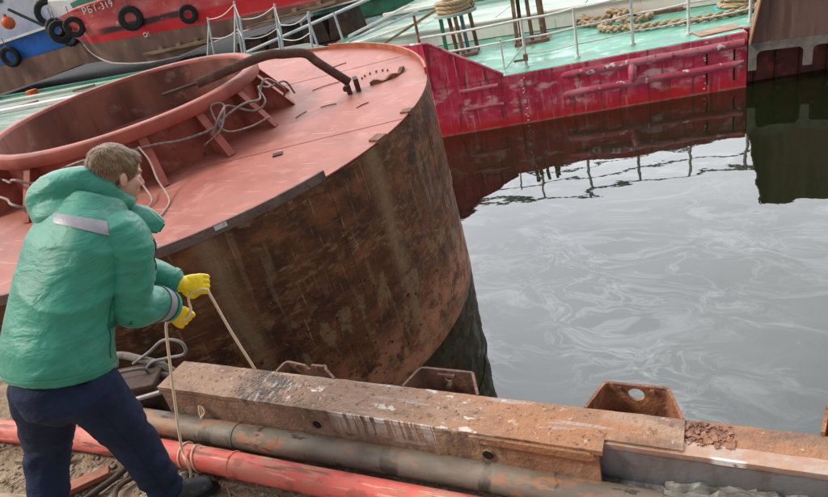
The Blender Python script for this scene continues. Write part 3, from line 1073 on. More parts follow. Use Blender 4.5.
obj("deck_patch", bm, M_rust_dark, cais)
# bits of wire and rod lying on the deck
RODS = ((1.75, 0.35, 0.18, 80, "rod offcut on the pink deck nearest the coaming brackets"), (1.55, 1.25, 0.34, 40, "long rod offcut on the pink deck behind the bent bar"),
        (1.98, 0.55, 0.18, 20, "short rod offcut on the pink deck by the bent bar's foot"), (2.45, 0.45, 0.15, 60, "rod offcut on the pink deck near the caisson's right rim"),
        (1.25, 2.05, 0.3, 50, "farthest rod offcut on the pink deck, towards the orange lip"))
for (x, y, l, a, lab) in RODS:
    bm = bmesh.new()
    d = V((math.cos(R(a)), math.sin(R(a)), 0)) * l / 2
    sd_ = V((-d.y, d.x, 0)) * 0.12
    tube(bm, spline([V((x, y, 0.008)) - d, V((x, y, 0.009)) + sd_, V((x, y, 0.008)) + d], 4), 0.005, 5)
    o = obj("welding_rod", bm, M_rust)
    o.matrix_world = MC
    tag(o, "thin rusty " + lab, "rod", "rod offcuts on the pink deck")

# wire rope wound round the coaming
def rc(a, r, z):
    return MC @ (RC + V((r * math.cos(R(a)), r * math.sin(R(a)), z)))


bm = bmesh.new()
pts = [rc(a, 1.50 + 0.02 * math.sin(a), 0.34 - 0.04 * abs(math.sin(R(a) * 8))) for a in range(-168, -96, 6)]
pts += [rc(-92, 1.56, 0.33), rc(-86, 1.62, 0.38), rc(-80, 1.56, 0.30), rc(-70, 1.49, 0.36), rc(-60, 1.55, 0.40), rc(-50, 1.50, 0.36), rc(-38, 1.55, 0.34), rc(-28, 1.50, 0.27), rc(-18, 1.60, 0.27), rc(-10, 1.55, 0.30), rc(-2, 1.62, 0.34), rc(5, 1.66, 0.30), rc(12, 1.58, 0.33), rc(18, 1.62, 0.40), rc(24, 1.72, 0.22), rc(28, 1.66, 0.10)]
tube(bm, spline(pts, 6), 0.0125, 6)
tube(bm, spline([rc(-19, 1.60, 0.22), rc(-12, 1.62, 0.38), rc(-5, 1.50, 0.36), rc(2, 1.60, 0.22), rc(7, 1.68, 0.25), rc(14, 1.55, 0.36), rc(20, 1.60, 0.30), rc(26, 1.74, 0.28), rc(27, 1.80, 0.12)], 8), 0.0125, 6)
tube(bm, spline([rc(-22, 1.55, 0.15), rc(-16, 1.66, 0.25), rc(-9, 1.56, 0.41), rc(-13, 1.50, 0.43), rc(-15, 1.66, 0.22), rc(-6, 1.70, 0.14), rc(3, 1.74, 0.13), rc(8, 1.60, 0.08), rc(14, 1.52, 0.10)], 8), 0.011, 6)
tube(bm, spline([rc(-140, 1.52, 0.12), rc(-130, 1.60, 0.16), rc(-118, 1.66, 0.16), rc(-108, 1.62, 0.20), rc(-98, 1.60, 0.17), rc(-88, 1.72, 0.18), rc(-84, 1.66, 0.10)], 6), 0.014, 6)
tag(obj("wire_rope", bm, M_wire, None, 60), "tangled grey wire rope wound round the red coaming brackets", "wire rope")
bm = bmesh.new()
cd = lambda x, y, z: MC @ V((x, y, z))
tube(bm, spline([cd(0.98, -1.18, 0.36), cd(1.10, -1.26, 0.28), cd(1.10, -1.32, 0.12), cd(1.32, -1.48, 0.03), cd(1.38, -1.66, 0.014), cd(1.50, -1.80, 0.014), cd(1.58, -1.88, 0.014)], 8), 0.008, 6)
tube(bm, spline([cd(1.0, -1.10, 0.37), cd(1.15, -1.18, 0.26), cd(1.28, -1.30, 0.14), cd(1.50, -1.46, 0.02), cd(1.62, -1.66, 0.014), cd(1.66, -1.84, 0.014), cd(1.60, -1.95, 0.014)], 8), 0.008, 6)
tag(obj("hanging_cord", bm, plain("pale_cord", (0.42, 0.34, 0.29), 0.8, 0.2, 20, 0.2), None, 60), "pale cord hanging off the coaming onto the pink deck beside the man's face", "cord")

# ================================================================== QUAY EDGE
def plate_hole(bm, M, w, h, hx, hz, r, t, n=20):
    """upright plate (local x across, z up, thickness t along y) with a round hole"""
    corners = [(-w / 2, -h / 2), (w / 2, -h / 2), (w / 2, h / 2), (-w / 2, h / 2)]
    rings = []
    for y in (0, t):
        o_, i_ = [], []
        for k in range(n):
            a = 2 * PI * k / n - PI + PI / 4 + 0.0
            c, s = math.cos(a), math.sin(a)
            i_.append(V((hx + r * c, y, hz + r * s)))
            q = max(abs(c), abs(s))
            o_.append(V((c / q * w / 2, y, s / q * h / 2)))
        rings.append((o_, i_))
    vs = [[[bm.verts.new(M @ p) for p in L_] for L_ in pr] for pr in rings]
    for k in range(n):
        j = (k + 1) % n
        bm.faces.new((vs[0][0][k], vs[0][0][j], vs[0][1][j], vs[0][1][k]))
        bm.faces.new((vs[1][0][k], vs[1][1][k], vs[1][1][j], vs[1][0][j]))
        bm.faces.new((vs[0][0][k], vs[1][0][k], vs[1][0][j], vs[0][0][j]))
        bm.faces.new((vs[0][1][k], vs[0][1][j], vs[1][1][j], vs[1][1][k]))


def bracket(parent, xl, xr, yb, x0, x1, y0, mat, hole=0.03, lugs=False, notch=False):
    """U of bent plate standing off the back of the beam: back wall x0..x1 at y=yb, feet xl, xr at y0"""
    z0, z1, t = 0.06, 0.302, 0.012
    w, h = (x1 - x0) - 0.03, z1 - z0
    bm = bmesh.new()
    Mx = Matrix.Translation(((x0 + x1) / 2, yb - t, (z0 + z1) / 2))
    if notch:
        prism(bm, [(x0 + .015, yb - t, z0), (x1 - .015, yb - t, z0), (x1 - .015, yb - t, z1 - .004), (x0 + w * .72, yb - t, z1 - .006), (x0 + w * .66, yb - t, z1 - .030), (x0 + w * .60, yb - t, z1 - .034), (x0 + w * .52, yb - t, z1 - .012), (x0 + .015, yb - t, z1)], (0, t, 0))
    else:
        plate_hole(bm, Mx, w, h, 0.0, 0.075, hole, t)
    for s, xb, xf in ((-1, x0, xl), (1, x1, xr)):
        a = V((xb + (-s) * 0.015, yb - t / 2, 0))
        pts = [V((xb - s * 0.015, yb - t / 2, 0)), V((xb - s * 0.007, yb - 0.0072, 0)), V((xb - s * 0.001, yb - 0.0105, 0)), V((xb + s * 0.004, yb - 0.017, 0)), V((xb + s * 0.008, yb - 0.026, 0)), V((xf, y0, 0))]
        prof = []
        for i, p in enumerate(pts):
            d = (pts[min(i + 1, len(pts) - 1)] - pts[max(i - 1, 0)]).normalized()
            nn = V((-d.y, d.x, 0)) * t / 2
            prof.append((p + nn, p - nn))
        rings = [[V((q[0].x, q[0].y, z0)), V((q[1].x, q[1].y, z0)), V((q[1].x, q[1].y, z1)), V((q[0].x, q[0].y, z1))] for q in prof]
        loft(bm, rings)
    o = obj("fender_bracket", bm, mat, parent)
    if lugs:
        bm = bmesh.new()
        xm = (x0 + x1) / 2
        box(bm, (xm, yb - t - 0.008, z1 - 0.022), (0.085, 0.016, 0.018), bev=0.003)
        box(bm, (xm - 0.03, y0 + 0.055, 0.17), (0.10, 0.05, 0.03), bev=0.004)
        bolt(bm, (xm + 0.01, yb - t, z1 - 0.075), (0, -1, 0), 0.016, 0.03)
        obj("lug", bm, mat, o)
    else:
        xm = (x0 + x1) / 2
        for dx in (-0.06, 0.062):
            bm = bmesh.new()
            bolt(bm, (xm + dx, yb - t, 0.285), (0, -1, 0), 0.008, 0.01)
            obj("bolt", bm, mat, o)
    return o


def noisy_bar(bm, x0, x1, y0, y1, z0, z1, amp=0.003, step=0.03, skew0=0.0, ny=5):
    """long plate with slightly battered edges"""
    xs_ = frange(x0, x1, step)
    rings = []
    for i, x in enumerate(xs_):
        q = lambda k: amp * nz((x, k, y0), 14.0, k)
        ring = []
        for j in range(ny + 1):
            y = y0 + (y1 - y0) * j / ny
            ring.append(V((x, y + (q(1) if j == 0 else q(2) if j == ny else 0), z1 + 0.6 * q(3 + j))))
        ring += [V((x, y1 + q(2), z0)), V((x, y0 + q(1), z0))]
        if i == 0 and skew0:
            ring = [V((p.x + skew0 * (p.y - y0), p.y, p.z)) for p in ring]
        rings.append(ring)
    loft(bm, rings)


beam = thing("quay_beam", "long brown rusty steel beam along the quay edge with white drips on its face", "beam")
bm = bmesh.new()
noisy_bar(bm, -2.55, -0.36, 1.583, 1.787, 0.278, 0.300, 0.0035)
obj("top_flange", bm, M_beam, beam, 50)
bm = bmesh.new()
box(bm, (-1.46, 1.595, 0.165), (2.17, 0.016, 0.224))
f = obj("front_web", bm, M_beam, beam)
bm = bmesh.new()
box(bm, (-1.33, 1.775, 0.165), (2.42, 0.016, 0.224))
obj("back_web", bm, M_beam, beam)
bm = bmesh.new()
prism(bm, [(-2.54, 1.604, 0.277), (-2.54, 1.766, 0.277), (-2.49, 1.766, 0.04), (-2.49, 1.604, 0.04)], (0.012, 0, 0))
obj("end_plate", bm, M_beam, beam)
bm = bmesh.new()
pts = [(-0.86, 1.5695, 0.262), (-0.42, 1.5695, 0.255)] + [(-0.42 + 0.035 * math.sin(R(a)), 1.5695, 0.2725 - 0.0175 * math.cos(R(a))) for a in (30, 60, 90, 120, 150)] + [(-0.42, 1.5695, 0.290), (-0.86, 1.5695, 0.290)]
prism(bm, pts, (0, 0.0125, 0))
obj("welded_strip", bm, M_plate_orange, beam)
bm = bmesh.new()
for x, z in ((-1.60, 0.21), (-0.80, 0.19)):
    tube(bm, [(x, 1.578, z), (x, 1.586, z)], 0.021, 12)
obj("bolt_hole", bm, M_black, beam)
for x, z in ((-1.60, 0.21), (-0.80, 0.19)):
    bm = bmesh.new()
    torus(bm, (x, 1.584, z), (0, 1, 0), 0.024, 0.0035, 16, 6)
    obj("hole_rim", bm, M_beam, beam, 50)
# loose scale lying on the top flange
bm = bmesh.new()
for k in range(700):
    x, y = rnd.uniform(-2.5, -0.38), 1.60 + 0.17 * rnd.random()
    if rnd.random() < 0.5:
        x = rnd.gauss(-1.92, 0.12)
    s = 0.0008 + 0.0032 * rnd.random() ** 2
    box(bm, (x, y, 0.3015 + s * 0.2), (s * 2, s * 1.5, s * 0.6), Matrix.Rotation(rnd.uniform(0, PI), 3, 'Z'))
o = obj("rust_scale", bm, M_plate_orange, beam)
o['kind'] = 'stuff'
bracket(beam, -1.937, -1.60, 1.872, -1.925, -1.690, 1.789, M_bracket_dark, notch=True)
bracket(beam, -1.242, -0.890, 1.927, -1.205, -0.955, 1.789, M_bracket_dark, hole=0.019, lugs=True)
bracket(beam, -0.452, -0.108, 1.948, -0.400, -0.167, 1.789, M_bracket, hole=0.031)

chan = thing("steel_channel", "grey steel channel with a rusty top ending the row along the quay at right", "beam")
bm = bmesh.new()
noisy_bar(bm, -0.50, 2.2, 1.628, 1.690, 0.268, 0.2915, 0.002)
obj("top_lip", bm, M_channel, chan, 50)
bm = bmesh.new()
prof = [(1.632, 0.268), (1.632, 0.115), (1.570, 0.100), (1.570, 0.086), (1.648, 0.086), (1.648, 0.268)]
prism(bm, [(-0.50, y, z) for y, z in prof], (2.7, 0, 0))
obj("web", bm, M_channel, chan)
bm = bmesh.new()
noisy_bar(bm, -0.3595, -0.10, 1.640, 1.787, 0.276, 0.3005, 0.003)
obj("top_plate", bm, M_beam, beam, 50)
bm = bmesh.new()
noisy_bar(bm, -0.082, 2.2, 1.693, 1.80, 0.255, 0.287, 0.004)
obj("top_plate", bm, M_plate_orange, chan, 50)
bm = bmesh.new()
box(bm, (1.05, 1.79, 0.15), (2.2, 0.016, 0.205))
obj("back_web", bm, M_beam, chan)
bracket(chan, 0.318, 0.66, 1.948, 0.352, 0.60, 1.802, M_bracket, hole=0.03)
# flaking scale heap where the two beams meet
bm = bmesh.new()
for k in range(150):
    x, y = rnd.uniform(-0.105, 0.05), rnd.uniform(1.675, 1.792)
    q_ = 0.003 + 0.011 * rnd.random() ** 1.6
    box(bm, (x, y, 0.288 + rnd.uniform(-0.004, 0.006)), (q_ * 2.2, q_ * 1.5, q_ * 0.35), Matrix.Rotation(rnd.uniform(0, PI), 3, 'Z') @ Matrix.Rotation(rnd.uniform(-0.3, 0.3), 3, 'X'))
tag(obj("rust_flakes", bm, rust("flaky_rust", (0.30, 0.145, 0.09), (0.12, 0.06, 0.045), (0.40, 0.22, 0.15), sc=20)), "heap of flaking rust scale where the two quay beams meet", "rust scale")['kind'] = 'stuff'

# ---- pipes
def pipe(name, pts, r, mat, label, joints=()):
    t_ = thing(name, label, "pipe")
    bm = bmesh.new()
    path = spline(pts, 10)
    tube(bm, path, r, 24, flat=1.0)
    obj("pipe_body", bm, mat, t_, 50)
    for x in joints:
        i = min(range(len(path)), key=lambda k: abs(path[k].x - x))
        p = path[i]
        bm = bmesh.new()
        torus(bm, p, (1, 0.02, 0), r, 0.006, 28, 6)
        obj("weld_bead", bm, mat, t_, 60)
    return t_


gp = pipe("grey_pipe", [(-3.3, 1.530, 0.085), (-2.7, 1.536, 0.088), (-2.0, 1.542, 0.09), (-1.2, 1.557, 0.09), (-0.6, 1.557, 0.09), (0.05, 1.545, 0.088), (0.5, 1.535, 0.088)], 0.0615, M_greypipe, "dull grey rusty pipe lying between the red pipe and the quay beam", (-2.06, 0.1))
rp = pipe("red_pipe", [(-5.2, 1.20, 0.075), (-4.2, 1.262, 0.075), (-3.64, 1.302, 0.076), (-3.0, 1.355, 0.078), (-2.2, 1.384, 0.08), (-1.5, 1.391, 0.08), (-0.72, 1.398, 0.08), (0.2, 1.40, 0.08)], 0.0585, M_redpipe, "faded red pipe lying on the dirt nearest the man's boots", (-2.02,))

# ================================================================== BARGE
MB = Matrix.Translation((-1.8, 12.03, WATER_Z)) @ Matrix.Rotation(R(14.5), 4, 'Z')
MBI = MB.inverted()


def wpart(o):
    """mesh given in world coordinates, kept as a part of the barge"""
    o.matrix_local = MBI
    return o


barge = thing("barge", "long crimson barge with a mint green deck moored across the water", "barge", mat=MB)
PLAN = [(-3.38, 0), (2.33, 0), (2.33, 0.32), (14, 0.32), (14, 14), (-7.9, 14), (-7.9, 6.0), (-7.4, 3.6), (-5.9, 1.3)]
bm = bmesh.new()
prism(bm, [(x, y, -0.9) for x, y in PLAN], (0, 0, 1.885))
bmesh.ops.bevel(bm, geom=[e for e in bm.edges if abs(e.verts[0].co.z - e.verts[1].co.z) < 1e-6 and e.verts[0].co.z > 0.9], offset=0.012, segments=2, affect='EDGES')
hull = obj("hull", bm, M_hull, barge)
bm = bmesh.new()
box(bm, (8.2, 0.305, 0.2), (11.7, 0.026, 1.5))
obj("stern_plating", bm, M_hull_dark, barge)
for s in (2.55, 2.9, 3.3, 3.75, 4.3, 5.0):
    bm = bmesh.new()
    box(bm, (s, 0.27, 0.35), (0.035, 0.045, 1.1))
    obj("side_frame", bm, M_rust_dark, barge)
bm = bmesh.new()
ins = [(-3.33, 0.05), (2.30, 0.05), (2.30, 0.36), (13.9, 0.36), (13.9, 13.9), (-7.8, 13.9), (-7.8, 6.0), (-7.3, 3.65), (-5.87, 1.38)]
prism(bm, [(x, y, 0.985) for x, y in ins], (0, 0, 0.008))
obj("deck", bm, M_deck, barge)
# bow bulwark: sloping end piece, then level round the bow
bw = bpy.data.objects.new("bulwark", None)
link(bw, barge)
bm = bmesh.new()
prism(bm, [(-3.38, 0.0, 0.987), (-1.97, 0.0, 0.987), (-1.97, 0.0, 1.03), (-3.30, 0.0, 1.86), (-3.38, 0.0, 1.87)], (0, 0.02, 0))
obj("bulwark_plate", bm, M_hull, bw)
segs = [(-3.38, 0.0), (-5.9, 1.3)]
for a, b in zip(segs[:-1], segs[1:]):
    a, b = V((*a, 0)), V((*b, 0))
    d = (b - a).normalized()
    nn = V((d.y, -d.x, 0)) * -0.02
    bm = bmesh.new()
    prism(bm, [a + V((0, 0, 0.987)), b + V((0, 0, 0.987)), b + V((0, 0, 1.87)), a + V((0, 0, 1.87))], nn)
    obj("bulwark_plate", bm, M_hull, bw)
bm = bmesh.new()
tube(bm, [(-1.97, 0.01, 1.03), (-3.30, 0.01, 1.87), (-3.42, 0.02, 1.88)], 0.028, 8)
tube(bm, [(-3.40, 0.01, 1.88), (-5.9, 1.3, 1.88)], 0.028, 8)
obj("cap_rail", bm, M_strake, bw, 50)
for s in (-2.35, -2.85):
    bm = bmesh.new()
    zt = 1.0 + 0.83 * (-1.97 - s) / 1.33
    box(bm, (s, -0.006, (0.99 + zt) / 2), (0.02, 0.012, zt - 1.02))
    obj("plate_seam", bm, M_strake, bw)
# rubbing strakes
for (s0, s1, z, r, mt_) in ((-0.97, 2.28, 0.81, 0.105, M_strake), (-0.97, 2.28, 0.445, 0.10, M_strake), (-2.89, -2.10, 0.85, 0.06, M_strake), (-2.87, -2.04, 0.47, 0.062, M_strake)):
    bm = bmesh.new()
    n = 24
    path = [V((s0 + (s1 - s0) * k / n, 0.07 * min(1, r / 0.09), z + 0.010 * nz((k, s0, z), 0.7))) for k in range(n + 1)]
    rs = [r * (0.55 if k == 0 else 0.92 if k == 1 else 1) for k in range(n + 1)]
    tube(bm, path, rs, 14)
    obj("rubbing_strake", bm, mt_, barge, 50)
bm = bmesh.new()
tube(bm, [(0.37, -0.01, 0.47), (0.37, -0.03, 0.55), (0.37, -0.03, 0.72), (0.37, -0.01, 0.80)], [0.04, 0.075, 0.075, 0.04], 12)
obj("strake_joint", bm, M_strake, barge, 50)
for s in (1.66, 2.12):
    bm = bmesh.new()
    box(bm, (s, -0.004, 0.3), (0.03, 0.008, 0.26))
    box(bm, (s, -0.004, 0.63), (0.03, 0.008, 0.2))
    obj("hull_slot", bm, M_black, barge)
# draught scale: small white dashes
for s0, zs in ((-1.62, [0.90, 0.86, 0.70, 0.66, 0.62, 0.46, 0.42, 0.30, 0.18, 0.14, 0.06]), (1.63, [0.93, 0.66, 0.62, 0.58, 0.33, 0.20, 0.10])):
    for z in zs:
        bm = bmesh.new()
        box(bm, (s0 + rnd.uniform(-0.03, 0.03), -0.003, z), (rnd.uniform(0.02, 0.045), 0.006, 0.018))
        obj("draught_mark", bm, M_white, barge)
# cream coaming and pale hatch covers (world coordinates: they run parallel to the quay)
bm = bmesh.new()
box(bm, (-1.7, 15.49, -0.64), (15.6, 0.06, 0.40))
wpart(obj("hatch_coaming", bm, M_cream, barge))
bm = bmesh.new()
tube(bm, [(-9.5, 15.46, -0.44), (6.1, 15.46, -0.44)], 0.05, 10)
wpart(obj("coaming_rail", bm, M_cream, barge, 50))
for k in range(7):
    bm = bmesh.new()
    box(bm, (-8.4 + 2.23 * k, 17.0, -0.46), (2.21, 2.95, 0.06), bev=0.012)
    wpart(obj("hatch_cover", bm, M_hatch, barge))
for k in range(7):
    bm = bmesh.new()
    box(bm, (-8.4 + 2.23 * k, 20.4, -0.30), (2.2, 3.5, 0.10), bev=0.012)
    wpart(obj("hatch_cover", bm, M_hatch, barge))
for y in (18.56, 22.3):
    bm = bmesh.new()
    box(bm, (-1.7, y, -0.24), (15.7, 0.12, 0.10), bev=0.02)
    wpart(obj("hatch_beam", bm, M_cream, barge))
bm = bmesh.new()
bar(bm, (-2.9, 15.30, -0.815), (-0.7, 15.38, -0.815), 0.12, 0.07)
wpart(obj("rusty_skirting", bm, M_rust, barge))

# ---- deck railing
rail = thing("deck_railing", "white rusty tube railing along the near edge of the mint green deck", "railing", mat=MB)
PST = [(-3.55, 0.62), (-1.52, 0.38), (-0.55, 0.40), (0.50, 0.62), (1.49, 0.60), (2.55, 0.62), (4.0, 0.62)]
for i, (s, t) in enumerate(PST):
    bm = bmesh.new()
    z1 = 1.92 if i else 2.35
    tube(bm, [(s, t, 0.993), (s, t, 1.3), (s, t, z1)], 0.029, 8)
    tube(bm, [(s, t, 0.993), (s, t, 1.03)], 0.05, 8)
    obj("railing_post", bm, M_white if i else M_legrust, rail, 50)
for z, r in ((1.90, 0.024), (1.56, 0.018), (1.25, 0.012)):
    bm = bmesh.new()
    st = 0 if z > 1.5 else 1
    path = []
    for a, b in zip(PST[st:-1], PST[st + 1:]):
        for k in range(6):
            f = k / 6
            path.append(V((a[0] + (b[0] - a[0]) * f, a[1] + (b[1] - a[1]) * f, z - 0.02 * math.sin(PI * f))))
    tube(bm, path, r, 7)
    obj("rail", bm, M_white, rail, 50)
bm = bmesh.new()
bar(bm, (-1.95, 0.40, 1.02), (-1.52, 0.38, 1.42), 0.04, 0.03)
bar(bm, (-1.95, 0.40, 1.02), (-1.95, 0.40, 1.62), 0.035, 0.03)
obj("stay", bm, M_white, rail)
bm = bmesh.new()
box(bm, (-1.52, 0.34, 1.20), (0.09, 0.07, 0.13), bev=0.01)
bar(bm, (-1.75, 0.34, 1.16), (-1.5, 0.34, 1.16), 0.04)
obj("clamp", bm, M_legrust, rail)

# ---- two trestles on the deck
def trestle(name, label, c, size, h, legs, top=None):
    t_ = thing(name, label, "trestle", mat=MB)
    cx, cy = c
    w = size
    for (dx0, dy0, dx1, dy1) in ((-w, -w, w, -w), (w, -w, w, w), (w, w, -w, w), (-w, w, -w, -w)):
        bm = bmesh.new()
        bar(bm, (cx + dx0, cy + dy0, 1.03), (cx + dx1, cy + dy1, 1.03), 0.05, 0.07)
        obj("base_frame", bm, M_legrust, t_)
    bm = bmesh.new()
    box(bm, (cx, cy, 1.008), (2 * w - 0.06, 2 * w - 0.06, 0.02))
    obj("base_plate", bm, M_darksteel, t_)
    for (x, y, x1, y1, mt_) in legs:
        bm = bmesh.new()
        bar(bm, (cx + x, cy + y, 1.0), (cx + x1, cy + y1, 1.0 + h), 0.085, 0.085, bev=0.012)
        obj("leg", bm, mt_, t_)
    if top:
        bm = bmesh.new()
        tube(bm, [(cx, cy, 1.0 + h), (cx, cy, 1.06 + h)], top, 24)
        obj("table_plate", bm, M_hatch, t_, 40)
    return t_


trestle("steel_trestle", "rusty five-legged steel trestle standing on the mint deck between railing posts", (-1.38, 2.85), 0.36, 1.45,
        [(-0.32, -0.28, -0.30, -0.22, M_legrust), (-0.22, 0.20, -0.20, 0.18, M_rust_dark), (0.02, -0.20, -0.02, -0.16, M_legrust), (0.26, -0.22, 0.20, -0.16, M_legrust), (0.32, 0.24, 0.26, 0.16, M_legrust)])
trestle("rope_trestle", "trestle with one blue-grey leg carrying a round plate and coiled rope", (-3.0, 2.85), 0.36, 0.92,
        [(-0.34, -0.1, -0.34, -0.1, M_green), (-0.12, 0.12, -0.18, 0.10, M_legrust), (0.06, -0.22, 0.0, -0.2, M_legrust), (0.14, 0.2, 0.10, 0.16, M_bluegrey), (0.36, 0.22, 0.30, 0.2, M_legrust)], top=0.50)
bm = bmesh.new()
pts = []
for k in range(150):
    a = k * 0.33
    lay = int(a / (2 * PI * 3.0))
    rr = 0.44 - 0.10 * ((a / (2 * PI)) % 3.0)
    pts.append(V((-3.0 + rr * math.cos(a), 2.85 + rr * math.sin(a), 2.03 + 0.085 * lay + 0.012 * math.sin(a * 2.3))))
tube(bm, pts, 0.047, 8)
o = obj("coiled_rope", bm, M_manila, None, 60)
o.matrix_world = MB
tag(o, "coil of tan rope piled on the round top of the trestle", "rope")
# heavy mooring ropes on the deck
def deck_rope(name, pts, r, label):
    bm = bmesh.new()
    path = spline(pts, 10)
    # two laid strands twisted round each other
    for ph in (0, PI):
        q = []
        for i, p in enumerate(path):
            t = (path[min(i + 1, len(path) - 1)] - path[max(i - 1, 0)]).normalized()
            x = t.cross(V((0, 0, 1)))
            x = x.normalized() if x.length > 0.05 else V((1, 0, 0))
            y = x.cross(t)
            a = i * 0.85 + ph
            q.append(p + x * (r * 0.42 * math.cos(a)) + y * (r * 0.42 * math.sin(a)))
        tube(bm, q, r * 0.66, 7)
    o = obj(name, bm, M_manila, None, 70)
    o.matrix_world = MB
    return tag(o, label, "rope")


deck_rope("mooring_rope", [(-0.25, 3.35, 1.07), (0.0, 3.0, 1.08), (0.35, 2.8, 1.08), (0.1, 2.45, 1.07), (0.25, 2.1, 1.07), (0.62, 1.95, 1.07), (0.75, 1.7, 1.07), (1.2, 1.62, 1.07), (1.7, 1.45, 1.07), (2.2, 1.40, 1.07), (2.75, 1.45, 1.07), (3.1, 1.7, 1.07), (3.5, 2.2, 1.07)], 0.07, "thick tan mooring rope snaking along the mint deck behind the railing")
deck_rope("rope_heap", [(-0.35, 3.6, 1.08), (0.1, 3.95, 1.08), (0.5, 3.6, 1.09), (0.2, 3.25, 1.10), (-0.2, 3.5, 1.15), (0.15, 3.85, 1.19), (0.45, 3.4, 1.20), (0.9, 3.1, 1.13), (1.2, 2.75, 1.08), (0.85, 2.5, 1.08), (0.45, 2.75, 1.14), (0.75, 3.0, 1.19)], 0.07, "heap of tan rope against the cream coaming left of the long mooring rope")
bm = bmesh.new()
tube(bm, [(2.85, 2.15, 0.995), (2.85, 2.15, 1.05)], 0.52, 32)
o = obj("teal_drum_lid", bm, plain("teal_paint", (0.11, 0.47, 0.45), 0.5, 0.3, 5, 0.2), None, 40)
o.matrix_world = MB
tag(o, "round teal lid on the deck under a coil of rope", "lid")
bm = bmesh.new()
for j, rr in enumerate((0.42, 0.33, 0.40, 0.30)):
    torus(bm, (2.85 + 0.02 * j, 2.15 - 0.02 * j, 1.10 + 0.085 * (j // 2)), (0.05 * j, 0.04, 1), rr, 0.052, 30, 8)
o = obj("rope_coil", bm, M_manila, None, 60)
o.matrix_world = MB
tag(o, "coil of tan rope on the teal lid beside the brown ramp", "rope")
bm = bmesh.new()
box(bm, (1.95, 0.48, 1.005), (0.75, 0.42, 0.02), Matrix.Rotation(R(8), 3, 'Z'), 0.01)
o = obj("bare_deck_plate", bm, plain("bare_rust_plate", (0.44, 0.27, 0.18), 0.7, 0.3, 5, 0.2, (0.30, 0.15, 0.09)))
o.matrix_world = MB
tag(o, "pale rust-coloured loose plate on the deck edge next to the ramp", "plate")

# ---- steel ramp hanging over the barge side at right
ramp = thing("steel_ramp", "big brown steel ramp with notched foot hanging over the barge side", "ramp", loc=(0.49, 12.40, -1.50))
F = lambda x, y, z: V((x - 0.49, y - 12.40, z + 1.50))
bm = bmesh.new()
prism(bm, [F(0.50, 12.415, -1.02), F(4.2, 12.415, -1.02), F(4.2, 12.415, 0.45), F(0.80, 12.415, 0.45)], (0, 0.03, 0))
obj("face_plate", bm, M_ramp, ramp)
bm = bmesh.new()
prism(bm, [F(0.478, 12.33, -1.03), F(0.478, 12.95, -1.03), F(0.77, 12.95, 0.46), F(0.77, 12.33, 0.46)], (0.022, 0, 0))
obj("side_flange", bm, M_plate_orange, ramp)
for x in (1.3, 2.1, 2.9):
    bm = bmesh.new()
    box(bm, F(x, 12.70, -0.3), (0.02, 0.5, 1.35))
    obj("stiffener", bm, M_ramp, ramp)
bm = bmesh.new()
out = [F(0.47, 12.40, -1.025), F(0.47, 12.40, -1.50), F(0.60, 12.40, -1.50)]
x = 0.60
while x < 4.0:
    r = 0.09
    for k in range(5):
        a = R(180 - 22.5 * k)
        out.append(F(x + r + r * math.cos(a), 12.40, -1.17 - r + r * math.sin(a)))
    xr = x + 0.70
    for k in range(5):
        a = R(90 - 22.5 * k)
        out.append(F(xr - r + r * math.cos(a), 12.40, -1.17 - r + r * math.sin(a)))
    out += [F(xr, 12.40, -1.50), F(xr + 0.135, 12.40, -1.50)]
    x = xr + 0.135
out.append(F(x, 12.40, -1.025))
prism(bm, out, (0, 0.055, 0))
obj("notched_foot", bm, M_comb, ramp)
bm = bmesh.new()
prism(bm, [F(0.47, 12.456, -1.035), F(4.2, 12.456, -1.035), F(4.2, 12.95, -1.035), F(0.47, 12.95, -1.035)], (0, 0, 0.012))
obj("bottom_plate", bm, M_rust_dark, ramp)

# ================================================================== DOCK AND SLIP BEHIND
bm = bmesh.new()
prism(bm, [(-60, 4.0, -2.6), (-17.5, 8.0, -2.6), (-10.5, 12.2, -2.6), (-9.75, 15.4, -2.6), (-11.5, 16.9, -2.6), (-60, 15.8, -2.6)], (0, 0, 2.16))
dock = tag(obj("floating_dock", bm, M_slip), "pale green floating dock behind the round coaming at left", "dock")
bm = bmesh.new()
box(bm, (-40, 38, -1.9), (75, 39, 2.0))
struct(obj("slipway", bm, M_slipdark))
# plating strips and pipes strewn on the dock
def dockstuff(name, a, b, w, d, mat, label, cat, group=None):
    bm = bmesh.new()
    bar(bm, a, b, w, d, bev=min(w, d) * 0.15)
    return tag(obj(name, bm, mat), label, cat, group)


